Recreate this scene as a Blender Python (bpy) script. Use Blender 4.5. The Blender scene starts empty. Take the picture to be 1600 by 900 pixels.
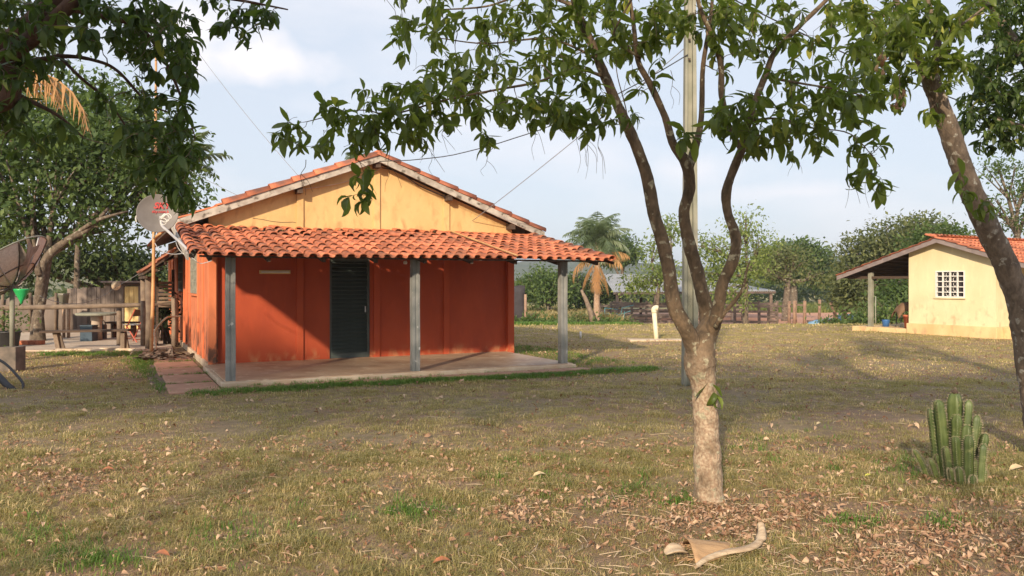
import bpy, math, random
import numpy as np
from mathutils import Vector, Matrix, Quaternion, noise as mnoise

R = math.radians
SC = bpy.context.scene
COL = SC.collection
rng = np.random.default_rng(7)
random.seed(7)

# ------------------------------------------------------------------ camera
F = 1250.0                       # focal length in pixels of the 1600 px photograph
HOR = 440.0
EYE = 1.6
cam_d = bpy.data.cameras.new("camera")
cam = bpy.data.objects.new("camera", cam_d)
COL.objects.link(cam)
cam.location = (0, 0, EYE)
cam.rotation_euler = (R(90), 0, 0)
cam_d.sensor_width = 36.0
cam_d.lens = 36.0 * F / 1600.0
cam_d.shift_y = -10.0 / 1600.0
cam_d.clip_end = 6000
SC.camera = cam

# ------------------------------------------------------------------ light
LIGHT_DIR = Vector((0.391, 1.312, -0.552)).normalized()
SUN_EL = math.asin(-LIGHT_DIR.z)
sd = bpy.data.lights.new("sun", 'SUN')
sd.energy = 5.0
sd.angle = R(1.6)
sd.color = (1.0, 0.82, 0.60)
sun = bpy.data.objects.new("sun", sd)
COL.objects.link(sun)
sun.rotation_euler = LIGHT_DIR.to_track_quat('-Z', 'Y').to_euler()

W = bpy.data.worlds.new("World")
SC.world = W
W.use_nodes = True
wn = W.node_tree.nodes
wl = W.node_tree.links
for n in list(wn):
    wn.remove(n)


def wnode(t, **k):
    n = wn.new(t)
    for a, b in k.items():
        setattr(n, a, b)
    return n


w_out = wnode('ShaderNodeOutputWorld')
w_bg = wnode('ShaderNodeBackground')
w_bg.inputs['Strength'].default_value = 0.12
w_sky = wnode('ShaderNodeTexSky', sky_type='NISHITA', sun_disc=False)
w_sky.sun_elevation = SUN_EL
w_sky.sun_rotation = R(196.6)
w_sky.air_density = 1.0
w_sky.dust_density = 1.6
w_sky.ozone_density = 1.5
w_tc = wnode('ShaderNodeTexCoord')
w_map = wnode('ShaderNodeMapping')
w_map.inputs['Scale'].default_value = (1.0, 1.0, 2.6)
wl.new(w_tc.outputs['Generated'], w_map.inputs['Vector'])
w_n1 = wnode('ShaderNodeTexNoise')
w_n1.inputs['Scale'].default_value = 3.1
w_n1.inputs['Detail'].default_value = 7
w_n1.inputs['Roughness'].default_value = 0.55
wl.new(w_map.outputs['Vector'], w_n1.inputs['Vector'])
w_r1 = wnode('ShaderNodeValToRGB')
w_r1.color_ramp.elements[0].position = 0.47
w_r1.color_ramp.elements[1].position = 0.72
w_r1.color_ramp.elements[1].color = (0.55, 0.55, 0.55, 1)
wl.new(w_n1.outputs['Fac'], w_r1.inputs['Fac'])
# one brighter cumulus bank, in its own direction, edges broken up by noise
w_n2 = wnode('ShaderNodeTexNoise')
w_n2.inputs['Scale'].default_value = 7.0
w_n2.inputs['Detail'].default_value = 8
wl.new(w_tc.outputs['Generated'], w_n2.inputs['Vector'])


def cumulus(px, py, sx, sz, gain):
    d = Vector(((px - 800) / F, 1, (HOR - py) / F)).normalized()
    sub = wnode('ShaderNodeVectorMath', operation='SUBTRACT')
    wl.new(w_tc.outputs['Generated'], sub.inputs[0])
    sub.inputs[1].default_value = d
    mul = wnode('ShaderNodeVectorMath', operation='MULTIPLY')
    mul.inputs[1].default_value = (1 / sx, 1 / 0.3, 1 / sz)
    wl.new(sub.outputs[0], mul.inputs[0])
    ln = wnode('ShaderNodeVectorMath', operation='LENGTH')
    wl.new(mul.outputs[0], ln.inputs[0])
    ad = wnode('ShaderNodeMath', operation='MULTIPLY_ADD')
    wl.new(w_n2.outputs['Fac'], ad.inputs[0])
    ad.inputs[1].default_value = 2.6
    ad.inputs[2].default_value = -0.55
    s2 = wnode('ShaderNodeMath', operation='SUBTRACT', use_clamp=True)
    wl.new(ad.outputs[0], s2.inputs[0])
    wl.new(ln.outputs['Value'], s2.inputs[1])
    m2 = wnode('ShaderNodeMath', operation='MULTIPLY', use_clamp=True)
    wl.new(s2.outputs[0], m2.inputs[0])
    m2.inputs[1].default_value = gain
    return m2


cums = [cumulus(400, 95, 0.16, 0.055, 2.0), cumulus(300, 50, 0.11, 0.05, 1.6), cumulus(700, 195, 0.10, 0.04, 0.9),
        cumulus(1070, 265, 0.13, 0.035, 0.8), cumulus(1240, 300, 0.16, 0.02, 0.7)]
acc = w_r1.outputs['Color']
for c in cums:
    mx = wnode('ShaderNodeMath', operation='MAXIMUM')
    wl.new(acc, mx.inputs[0])
    wl.new(c.outputs[0], mx.inputs[1])
    acc = mx.outputs[0]
w_veil = wnode('ShaderNodeMixRGB')
w_veil.inputs['Fac'].default_value = 0.80
w_veil.inputs['Color2'].default_value = (5.7, 6.15, 6.9, 1)
wl.new(w_sky.outputs['Color'], w_veil.inputs['Color1'])
w_mix = wnode('ShaderNodeMixRGB')
w_mix.inputs['Color2'].default_value = (7.5, 7.25, 7.5, 1)
wl.new(acc, w_mix.inputs['Fac'])
wl.new(w_veil.outputs['Color'], w_mix.inputs['Color1'])
wl.new(w_mix.outputs['Color'], w_bg.inputs['Color'])
wl.new(w_bg.outputs[0], w_out.inputs['Surface'])

SC.view_settings.view_transform = 'Standard'
SC.view_settings.look = 'None'
SC.view_settings.exposure = 0.28
SC.view_settings.gamma = 1.0


# ------------------------------------------------------------------ terrain and pixel helpers
def smooth(a, b, t):
    t = min(1.0, max(0.0, (t - a) / (b - a)))
    return t * t * (3 - 2 * t)


def ground(x, y):
    z = -1.35 * smooth(25, 58, y)
    return z + 0.015 * math.sin(x * 0.9 + 1.3) * math.cos(y * 0.7)


def P(px, py, d):
    return Vector(((px - 800) / F * d, d, EYE + (HOR - py) / F * d))


def G(px, py):
    d = EYE * F / (py - HOR)
    return Vector(((px - 800) / F * d, d, 0))


def GD(px, d):
    x = (px - 800) / F * d
    return Vector((x, d, ground(x, d)))


# ------------------------------------------------------------------ materials
def new_mat(name):
    m = bpy.data.materials.new(name)
    m.use_nodes = True
    nt = m.node_tree
    b = nt.nodes['Principled BSDF']
    return m, nt, b


def mixc(nt, fac, a, b, mode='MIX'):
    n = nt.nodes.new('ShaderNodeMixRGB')
    n.blend_type = mode
    for s, v in (('Fac', fac), ('Color1', a), ('Color2', b)):
        if isinstance(v, (int, float)):
            n.inputs[s].default_value = v
        elif isinstance(v, tuple):
            n.inputs[s].default_value = (*v, 1) if len(v) == 3 else v
        else:
            nt.links.new(v, n.inputs[s])
    return n.outputs['Color']


def noise_fac(nt, scale, lo=0.35, hi=0.65, detail=5, stretch=None, vec=None, dist=0.0):
    if vec is None:
        tc = nt.nodes.new('ShaderNodeTexCoord')
        vec = tc.outputs['Object']
    if stretch:
        mp = nt.nodes.new('ShaderNodeMapping')
        mp.inputs['Scale'].default_value = stretch
        nt.links.new(vec, mp.inputs['Vector'])
        vec = mp.outputs['Vector']
    n = nt.nodes.new('ShaderNodeTexNoise')
    n.inputs['Scale'].default_value = scale
    n.inputs['Detail'].default_value = detail
    n.inputs['Distortion'].default_value = dist
    nt.links.new(vec, n.inputs['Vector'])
    r = nt.nodes.new('ShaderNodeMapRange')
    r.inputs['From Min'].default_value = lo
    r.inputs['From Max'].default_value = hi
    nt.links.new(n.outputs['Fac'], r.inputs['Value'])
    return r.outputs['Result'], n.outputs['Fac']


def bump(nt, b, height, strength, dist=0.01):
    bn = nt.nodes.new('ShaderNodeBump')
    bn.inputs['Strength'].default_value = strength
    bn.inputs['Distance'].default_value = dist
    nt.links.new(height, bn.inputs['Height'])
    nt.links.new(bn.outputs['Normal'], b.inputs['Normal'])


def surf(name, c1, c2, scale=3.0, rough=0.85, bmp=0.3, stretch=None, c3=None, s3=12.0, lo3=0.6, hi3=0.68,
         rnd=0.0, metal=0.0, bdist=0.01, lo=0.35, hi=0.65, bscale=None):
    m, nt, b = new_mat(name)
    f, raw = noise_fac(nt, scale, lo, hi, stretch=stretch)
    col = mixc(nt, f, c1, c2)
    if c3:
        f3, _ = noise_fac(nt, s3, lo3, hi3, stretch=stretch)
        col = mixc(nt, f3, col, c3)
    if rnd:
        oi = nt.nodes.new('ShaderNodeObjectInfo')
        r = nt.nodes.new('ShaderNodeMapRange')
        r.inputs['To Min'].default_value = 1 - rnd
        r.inputs['To Max'].default_value = 1 + rnd
        nt.links.new(oi.outputs['Random'], r.inputs['Value'])
        hsv = nt.nodes.new('ShaderNodeHueSaturation')
        nt.links.new(r.outputs['Result'], hsv.inputs['Value'])
        nt.links.new(col, hsv.inputs['Color'])
        col = hsv.outputs['Color']
    nt.links.new(col, b.inputs['Base Color'])
    b.inputs['Roughness'].default_value = rough
    b.inputs['Metallic'].default_value = metal
    if bmp:
        if bscale:
            _, raw = noise_fac(nt, bscale, stretch=stretch)
        bump(nt, b, raw, bmp, bdist)
    return m


def leaf_mat(name, dark, light, back=None, trans=0.35, rough=0.5, attr='rnd', yellow=None):
    """two-sided leaf: reflecting face plus light let through; hue varies leaf by leaf"""
    m, nt, b = new_mat(name)
    at = nt.nodes.new('ShaderNodeAttribute')
    at.attribute_name = attr
    oi = nt.nodes.new('ShaderNodeObjectInfo')
    s = nt.nodes.new('ShaderNodeMath')
    s.operation = 'ADD'
    nt.links.new(at.outputs['Fac'], s.inputs[0])
    nt.links.new(oi.outputs['Random'], s.inputs[1])
    fr = nt.nodes.new('ShaderNodeMath')
    fr.operation = 'FRACT'
    nt.links.new(s.outputs[0], fr.inputs[0])
    rp = nt.nodes.new('ShaderNodeValToRGB')
    e = rp.color_ramp.elements
    e[0].position = 0.0
    e[0].color = (*dark, 1)
    e[1].position = 0.80
    mid = tuple((a + c) / 2 for a, c in zip(dark, light))
    e[1].color = (*mid, 1)
    e2 = e.new(0.955)
    e2.color = (*light, 1)
    e3 = e.new(1.0)
    e3.color = (*(yellow or light), 1)
    nt.links.new(fr.outputs[0], rp.inputs['Fac'])
    nt.links.new(rp.outputs['Color'], b.inputs['Base Color'])
    b.inputs['Roughness'].default_value = rough
    b.inputs['Specular IOR Level'].default_value = 0.35
    tr = nt.nodes.new('ShaderNodeBsdfTranslucent')
    tcol = mixc(nt, 0.5, rp.outputs['Color'], (light[0] * 1.8, light[1] * 2.0, light[2] * 0.8))
    nt.links.new(tcol, tr.inputs['Color'])
    mx = nt.nodes.new('ShaderNodeMixShader')
    mx.inputs['Fac'].default_value = trans
    nt.links.new(b.outputs[0], mx.inputs[1])
    nt.links.new(tr.outputs[0], mx.inputs[2])
    nt.links.new(mx.outputs[0], nt.nodes['Material Output'].inputs['Surface'])
    return m


M = {}
# lawn and soil
def ground_material():
    m, nt, b = new_mat('lawn_soil')
    f1, _ = noise_fac(nt, 0.55, 0.42, 0.6, 6)
    f2, _ = noise_fac(nt, 7.0, 0.4, 0.62, 6)
    f3, r3 = noise_fac(nt, 60.0, 0.3, 0.7, 4)
    straw = mixc(nt, f2, (0.34, 0.25, 0.14), (0.21, 0.17, 0.08))  # soil colour darkened to put shade into the gaps between blades
    red = mixc(nt, f2, (0.34, 0.19, 0.12), (0.25, 0.16, 0.09))
    c = mixc(nt, f1, straw, red)
    c = mixc(nt, f3, c, (0.15, 0.10, 0.06))
    # beyond the dip: the trodden red yard, then pasture
    tc = nt.nodes.new('ShaderNodeTexCoord')
    sp = nt.nodes.new('ShaderNodeSeparateXYZ')
    nt.links.new(tc.outputs['Object'], sp.inputs[0])

    def band(sock, lo, hi):
        r = nt.nodes.new('ShaderNodeMapRange')
        r.inputs['From Min'].default_value = lo
        r.inputs['From Max'].default_value = hi
        nt.links.new(sock, r.inputs['Value'])
        return r.outputs['Result']
    f4, _ = noise_fac(nt, 0.25, 0.35, 0.65, 4)
    past = mixc(nt, f4, (0.23, 0.22, 0.075), (0.34, 0.28, 0.14))
    near = band(sp.outputs['Y'], 48, 50)
    far = band(sp.outputs['Y'], 74, 80)
    xr = band(sp.outputs['X'], 8.0, 11.0)
    yard = nt.nodes.new('ShaderNodeMath')
    yard.operation = 'MULTIPLY'
    nt.links.new(near, yard.inputs[0])
    nt.links.new(xr, yard.inputs[1])
    tan = mixc(nt, f2, (0.34, 0.22, 0.115), (0.25, 0.185, 0.085))
    mid = band(sp.outputs['Y'], 14, 26)
    c = mixc(nt, mid, c, tan)
    past2 = band(sp.outputs['Y'], 48, 56)
    c = mixc(nt, past2, c, past)
    c = mixc(nt, yard.outputs[0], c, (0.50, 0.26, 0.17))
    c = mixc(nt, far, c, past)
    nt.links.new(c, b.inputs['Base Color'])
    b.inputs['Roughness'].default_value = 0.95
    bump(nt, b, r3, 0.6, 0.02)
    return m


M['ground'] = ground_material()
M['blade'] = leaf_mat('grass_blade', (0.195, 0.19, 0.062), (0.72, 0.55, 0.30), trans=0.25, rough=0.7)
M['green_blade'] = leaf_mat('green_grass_blade', (0.07, 0.15, 0.025), (0.20, 0.30, 0.06), trans=0.3, rough=0.6)
M['litter'] = leaf_mat('dead_leaf', (0.20, 0.09, 0.05), (0.62, 0.44, 0.30), trans=0.1, rough=0.8)
M['weed'] = leaf_mat('weed_leaf', (0.09, 0.13, 0.035), (0.30, 0.30, 0.10), trans=0.3)
M['dry_weed'] = leaf_mat('dry_grass_leaf', (0.26, 0.20, 0.08), (0.48, 0.40, 0.20), trans=0.3)
# buildings
def wall_mat(name, c1, c2, dirt, grime_lo=0.0, grime_hi=0.8, bmp=0.25, stain=(0.55, 0.66)):
    m, nt, b = new_mat(name)
    f, raw = noise_fac(nt, 2.2, 0.35, 0.65, 6, stretch=(1, 1, 0.5))
    c = mixc(nt, f, c1, c2)
    f2, _ = noise_fac(nt, 9, 0.55, 0.75, 6, stretch=(1, 1, 0.35))
    c = mixc(nt, mixc(nt, 0.5, (0, 0, 0), f2), c, tuple(x * 1.35 for x in c2))
    tc = nt.nodes.new('ShaderNodeTexCoord')
    sp = nt.nodes.new('ShaderNodeSeparateXYZ')
    nt.links.new(tc.outputs['Object'], sp.inputs[0])
    mr = nt.nodes.new('ShaderNodeMapRange')
    mr.inputs['From Min'].default_value = grime_hi
    mr.inputs['From Max'].default_value = grime_lo
    nt.links.new(sp.outputs['Z'], mr.inputs['Value'])
    f3, _ = noise_fac(nt, 6.0, stain[0], stain[1], 9, stretch=(1, 1, .55), dist=.4)
    mu = nt.nodes.new('ShaderNodeMath')
    mu.operation = 'MULTIPLY'
    nt.links.new(mr.outputs['Result'], mu.inputs[0])
    nt.links.new(f3, mu.inputs[1])
    c = mixc(nt, mu.outputs[0], c, dirt)
    nt.links.new(c, b.inputs['Base Color'])
    b.inputs['Roughness'].default_value = 0.8
    _, fine = noise_fac(nt, 35, detail=6)
    bump(nt, b, fine, bmp, 0.008)
    return m


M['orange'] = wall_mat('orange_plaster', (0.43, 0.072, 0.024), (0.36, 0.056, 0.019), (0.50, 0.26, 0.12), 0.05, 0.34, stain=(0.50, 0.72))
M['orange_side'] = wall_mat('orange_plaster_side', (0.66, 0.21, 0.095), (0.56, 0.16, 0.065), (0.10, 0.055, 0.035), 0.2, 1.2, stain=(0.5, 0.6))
M['orange_trim'] = wall_mat('orange_plaster_trim', (0.46, 0.08, 0.026), (0.40, 0.066, 0.022), (0.6, 0.35, 0.16), 0.05, 0.25)
M['gable'] = wall_mat('ochre_plaster', (0.66, 0.45, 0.20), (0.58, 0.385, 0.16), (0.42, 0.24, 0.10), 2.3, 4.2, stain=(0.52, 0.72))
M['yellow'] = wall_mat('pale_yellow_plaster', (0.72, 0.63, 0.40), (0.66, 0.56, 0.34), (0.46, 0.30, 0.17), 0.25, 1.25, stain=(0.54, 0.72))
M['plinth'] = wall_mat('yellow_plinth_plaster', (0.72, 0.55, 0.29), (0.62, 0.42, 0.20), (0.46, 0.28, 0.16), 0.0, 0.5, stain=(0.55, 0.72))
M['tile'] = surf('clay_tile', (0.50, 0.170, 0.085), (0.35, 0.105, 0.055), 7.0, 0.85, 0.5, c3=(0.10, 0.06, 0.05), s3=4.0,
                 lo3=0.48, hi3=0.74, rnd=0.42)
M['tile_dark'] = surf('weathered_clay_tile', (0.40, 0.15, 0.08), (0.26, 0.10, 0.06), 5.0, 0.9, 0.5, c3=(0.05, 0.04, 0.035), s3=4,
                      lo3=0.5, hi3=0.62, rnd=0.3)
M['tile_many'] = surf('clay_tile_many', (0.56, 0.17, 0.07), (0.38, 0.11, 0.05), 9.0, 0.85, 0.4, c3=(0.12, 0.06, 0.045), s3=3,
                      lo3=0.6, hi3=0.72)
M['dark_wood'] = surf('dark_old_wood', (0.055, 0.035, 0.025), (0.10, 0.065, 0.045), 3, 0.9, 0.5, stretch=(1, 1, 12))
M['grey_wood'] = surf('grey_weathered_board', (0.50, 0.46, 0.40), (0.33, 0.29, 0.25), 6, 0.9, 0.5, c3=(0.12, 0.10, 0.08), s3=7, lo3=0.55, hi3=0.66)
M['brown_board'] = surf('brown_fascia_board', (0.19, 0.155, 0.15), (0.26, 0.21, 0.20), 5, 0.85, 0.4)
M['rail_wood'] = surf('weathered_log', (0.24, 0.18, 0.13), (0.14, 0.10, 0.075), 5, 0.9, 0.7, rnd=0.2)
M['corral_wood'] = surf('corral_plank', (0.12, 0.088, 0.072), (0.19, 0.145, 0.12), 4, 0.9, 0.5, rnd=0.3)
M['fence_post'] = surf('split_post', (0.34, 0.22, 0.15), (0.22, 0.14, 0.10), 4, 0.9, 0.5, rnd=0.2)
M['concrete_post'] = surf('concrete_post', (0.27, 0.27, 0.255), (0.16, 0.17, 0.165), 4, 0.85, 0.5, c3=(0.50, 0.50, 0.47), s3=9, lo3=0.64, hi3=0.7)
M['pole'] = surf('pole_concrete', (0.30, 0.29, 0.235), (0.20, 0.205, 0.155), 3, 0.85, 0.4)
M['slab'] = surf('porch_cement', (0.50, 0.36, 0.24), (0.37, 0.235, 0.15), 1.6, 0.55, 0.2, c3=(0.58, 0.46, 0.33), s3=6, lo3=0.55, hi3=0.7)
M['kerb'] = surf('pale_mortar', (0.60, 0.50, 0.37), (0.50, 0.36, 0.24), 4, 0.85, 0.4)
M['path'] = surf('red_stained_concrete', (0.46, 0.255, 0.17), (0.36, 0.20, 0.135), 3, 0.85, 0.4, c3=(0.52, 0.36, 0.25), s3=8)
M['yard'] = surf('yard_cement', (0.55, 0.45, 0.36), (0.44, 0.34, 0.26), 1.2, 0.9, 0.3)
M['door'] = surf('green_grey_door_paint', (0.085, 0.105, 0.095), (0.060, 0.078, 0.070), 5, 0.5, 0.2)
M['frame'] = surf('grey_window_paint', (0.33, 0.32, 0.26), (0.20, 0.20, 0.17), 9, 0.7, 0.3)
M['white'] = surf('white_window_paint', (0.78, 0.76, 0.72), (0.66, 0.64, 0.60), 9, 0.5, 0.1)
M['pvc'] = surf('cream_pvc', (0.78, 0.72, 0.52), (0.68, 0.60, 0.42), 4, 0.45, 0.1)
M['glass'] = new_mat('dark_window_glass')[0]
_b = M['glass'].node_tree.nodes['Principled BSDF']
_b.inputs['Base Color'].default_value = (0.03, 0.03, 0.035, 1)
_b.inputs['Roughness'].default_value = 0.12
M['zinc'] = surf('grey_roof_sheet', (0.36, 0.37, 0.39), (0.27, 0.28, 0.30), 1.0, 0.55, 0.1)
M['shed'] = surf('old_shed_board', (0.17, 0.135, 0.115), (0.25, 0.20, 0.17), 4, 0.9, 0.4, stretch=(1, 1, .2), rnd=0.35)
M['yellow_door'] = surf('cream_yellow_paint', (0.72, 0.56, 0.26), (0.64, 0.47, 0.20), 4, 0.7, 0.2, rnd=0.06)
M['bamboo'] = surf('bamboo', (0.58, 0.34, 0.15), (0.42, 0.23, 0.10), 5, 0.55, 0.2)
M['dish'] = surf('shaded_dish_paint', (0.165, 0.145, 0.135), (0.125, 0.11, 0.10), 6, 0.55, 0.1)  # grey paint darkened to stand in for leaf shade on the dish
M['mast'] = surf('galvanised_pipe', (0.52, 0.50, 0.50), (0.40, 0.38, 0.38), 6, 0.45, 0.1, metal=0.2)
M['white_plastic'] = surf('white_plastic', (0.72, 0.70, 0.66), (0.6, 0.58, 0.54), 6, 0.4, 0.0)
M['red_print'] = surf('red_print', (0.50, 0.03, 0.03), (0.45, 0.03, 0.03), 6, 0.5, 0.0)
M['red_paint'] = surf('red_chair_paint', (0.52, 0.09, 0.05), (0.40, 0.07, 0.04), 6, 0.5, 0.1)
M['cable'] = surf('black_cable', (0.025, 0.025, 0.03), (0.04, 0.04, 0.045), 6, 0.6, 0.0)
M['cable_grey'] = surf('grey_cable', (0.22, 0.23, 0.25), (0.28, 0.28, 0.3), 6, 0.6, 0.0)
M['black_plastic'] = surf('black_plastic', (0.03, 0.03, 0.032), (0.05, 0.05, 0.05), 6, 0.5, 0.1)
M['blue'] = surf('blue_plastic', (0.05, 0.16, 0.42), (0.04, 0.13, 0.34), 6, 0.4, 0.1)
M['dark_blue'] = surf('dark_blue_box', (0.02, 0.045, 0.07), (0.03, 0.06, 0.09), 6, 0.5, 0.1)
M['tarp'] = surf('pale_blue_tarp', (0.30, 0.50, 0.66), (0.16, 0.34, 0.55), 4, 0.5, 0.4)
M['teal'] = surf('teal_tube', (0.10, 0.26, 0.30), (0.14, 0.3, 0.33), 6, 0.6, 0.1)
M['green_bag'] = surf('green_plastic', (0.02, 0.36, 0.10), (0.03, 0.45, 0.14), 6, 0.4, 0.1)
M['clay'] = surf('clay_pot', (0.55, 0.15, 0.07), (0.45, 0.12, 0.06), 6, 0.7, 0.2)
M['brick'] = surf('red_brick', (0.45, 0.15, 0.07), (0.34, 0.11, 0.06), 9, 0.9, 0.4, rnd=0.15)
M['leather'] = surf('brown_hide_cover', (0.24, 0.145, 0.085), (0.16, 0.09, 0.05), 5, 0.8, 0.4)
M['sheath'] = surf('dry_palm_sheath', (0.46, 0.29, 0.15), (0.30, 0.18, 0.095), 5, 0.7, 0.6, stretch=(1, 8, 1))
M['sheath_stalk'] = surf('pale_palm_stalk', (0.58, 0.46, 0.32), (0.36, 0.26, 0.17), 9, 0.7, 0.5, stretch=(1, 5, 1))
M['mesh'] = surf('pale_dish_mesh', (0.74, 0.66, 0.57), (0.60, 0.52, 0.44), 30, 0.8, 0.4)
M['dark_mesh'] = surf('dark_torn_mesh', (0.24, 0.20, 0.17), (0.42, 0.35, 0.29), 14, 0.9, 0.4, stretch=(1, 1, .2))
M['shade_cloth'] = surf('black_shade_cloth', (0.035, 0.03, 0.035), (0.05, 0.045, 0.05), 5, 0.9, 0.4)
M['block'] = surf('stained_block', (0.10, 0.085, 0.07), (0.19, 0.15, 0.12), 6, 0.9, 0.5)


def bark(name, dark, mid, lichen, lo=0.52, hi=0.58, s=11, zfade=None):
    m, nt, b = new_mat(name)
    f, raw = noise_fac(nt, 14, 0.35, 0.65, 8, stretch=(1, 1, 0.6), dist=0.6)
    c = mixc(nt, f, dark, mid)
    f2, r2 = noise_fac(nt, s, lo, hi, 4, dist=0.35)
    f3, _ = noise_fac(nt, 55, 0.35, 0.6, 4)
    lich = mixc(nt, f3, tuple(x * 0.6 for x in lichen), lichen)
    if zfade:
        tc = nt.nodes.new('ShaderNodeTexCoord')
        sp = nt.nodes.new('ShaderNodeSeparateXYZ')
        nt.links.new(tc.outputs['Object'], sp.inputs[0])
        mr = nt.nodes.new('ShaderNodeMapRange')
        mr.inputs['From Min'].default_value = zfade[1]
        mr.inputs['From Max'].default_value = zfade[0]
        nt.links.new(sp.outputs['Z'], mr.inputs['Value'])
        f5, _ = noise_fac(nt, 7, 0.30, 0.55, 6, dist=0.5)
        mu = nt.nodes.new('ShaderNodeMath')
        mu.operation = 'MULTIPLY'
        nt.links.new(mr.outputs['Result'], mu.inputs[0])
        nt.links.new(f5, mu.inputs[1])
        c = mixc(nt, mu.outputs[0], c, mixc(nt, f3, zfade[2], zfade[3]))
    c = mixc(nt, f2, c, lich)
    nt.links.new(c, b.inputs['Base Color'])
    b.inputs['Roughness'].default_value = 0.92
    f6, raw6 = noise_fac(nt, 48, 0.3, 0.7, 8, stretch=(1, 1, 0.55), dist=0.4)
    c = mixc(nt, 0.35, c, mixc(nt, f6, (0.0, 0.0, 0.0), c), 'MIX')
    nt.links.new(c, b.inputs['Base Color'])
    bump(nt, b, raw6, 1.0, 0.012)
    return m


M['bark_main'] = bark('lichened_bark', (0.10, 0.070, 0.042), (0.22, 0.150, 0.090), (0.46, 0.41, 0.28), 0.60, 0.645, 15,
                      zfade=(0.72, 1.18, (0.56, 0.45, 0.32), (0.36, 0.245, 0.165)))  # paler bark low down, tinted further for sunlit foot and shaded fork
M['bark_right'] = bark('rough_brown_bark', (0.125, 0.092, 0.066), (0.24, 0.18, 0.13), (0.50, 0.46, 0.38), 0.60, 0.66, 14)
M['bark_left'] = bark('red_brown_bark', (0.07, 0.035, 0.022), (0.12, 0.065, 0.04), (0.25, 0.2, 0.14), 0.66, 0.72, 12)
M['bark_bg'] = bark('far_bark', (0.10, 0.075, 0.055), (0.22, 0.17, 0.125), (0.42, 0.38, 0.31), 0.58, 0.66, 5)
M['palm_bark'] = bark('palm_bark', (0.36, 0.22, 0.14), (0.52, 0.36, 0.25), (0.6, 0.46, 0.33), 0.55, 0.65, 5)
M['twig'] = surf('twig_bark', (0.10, 0.07, 0.05), (0.17, 0.13, 0.10), 20, 0.9, 0.2)
M['leaf_main'] = leaf_mat('main_tree_leaf', (0.058, 0.090, 0.020), (0.205, 0.260, 0.052), trans=0.40, rough=0.42, yellow=(.42, .40, .07))
M['leaf_left'] = leaf_mat('left_tree_leaf', (0.030, 0.055, 0.015), (0.10, 0.155, 0.032), trans=0.34, rough=0.45, yellow=(.24, .28, .05))
M['leaf_dense'] = leaf_mat('dense_tree_leaf', (0.030, 0.054, 0.015), (0.095, 0.145, 0.034), trans=0.34, rough=0.5, yellow=(.34, .36, .08))
M['leaf_bg_dark'] = leaf_mat('dark_far_leaf', (0.032, 0.052, 0.018), (0.085, 0.12, 0.04), trans=0.25, rough=0.6)
M['leaf_bg_mid'] = leaf_mat('mid_far_leaf', (0.048, 0.085, 0.024), (0.145, 0.205, 0.055), trans=0.3, rough=0.6)
M['leaf_bg_light'] = leaf_mat('light_far_leaf', (0.12, 0.17, 0.045), (0.27, 0.32, 0.10), trans=0.35, rough=0.6)
M['leaf_bg_olive'] = leaf_mat('olive_far_leaf', (0.080, 0.100, 0.038), (0.20, 0.215, 0.085), trans=0.3, rough=0.6)
M['frond'] = leaf_mat('palm_frond_leaf', (0.10, 0.14, 0.075), (0.32, 0.37, 0.25), trans=0.3, rough=0.45)
M['dry_frond'] = leaf_mat('dry_frond_leaf', (0.34, 0.17, 0.07), (0.66, 0.42, 0.20), trans=0.2, rough=0.7)
M['wood_far'] = leaf_mat('woodland_leaf', (0.045, 0.065, 0.028), (0.12, 0.15, 0.06), trans=0.2, rough=0.7)
M['hill'] = surf('wooded_hill', (0.055, 0.075, 0.045), (0.10, 0.115, 0.065), 0.05, 1.0, 0.0)
M['dry_hill'] = surf('dry_hill', (0.20, 0.19, 0.13), (0.12, 0.13, 0.075), 0.5, 1.0, 0.5, bdist=1.0)
M['cactus'] = surf('cactus_skin', (0.070, 0.105, 0.030), (0.130, 0.165, 0.05), 9, 0.5, 0.3, c3=(0.24, 0.26, 0.10), s3=14, lo3=0.6, hi3=0.7)
M['spine'] = surf('cactus_spines', (0.45, 0.38, 0.25), (0.35, 0.3, 0.2), 9, 0.6, 0.0)
M['mulch'] = surf('dark_debris', (0.10, 0.07, 0.055), (0.22, 0.16, 0.12), 12, 0.95, 0.8)
M['haze'] = None


# ------------------------------------------------------------------ object helpers
def meta(o, label=None, cat=None, group=None, kind=None):
    if label:
        o['label'] = label
    if cat:
        o['category'] = cat
    if group:
        o['group'] = group
    if kind:
        o['kind'] = kind
    return o


def empty(name, loc, label, cat, group=None, rz=0.0):
    o = bpy.data.objects.new(name, None)
    o.empty_display_size = 0.2
    COL.objects.link(o)
    o.location = loc
    o.rotation_euler = (0, 0, rz)
    return meta(o, label, cat, group)


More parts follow.
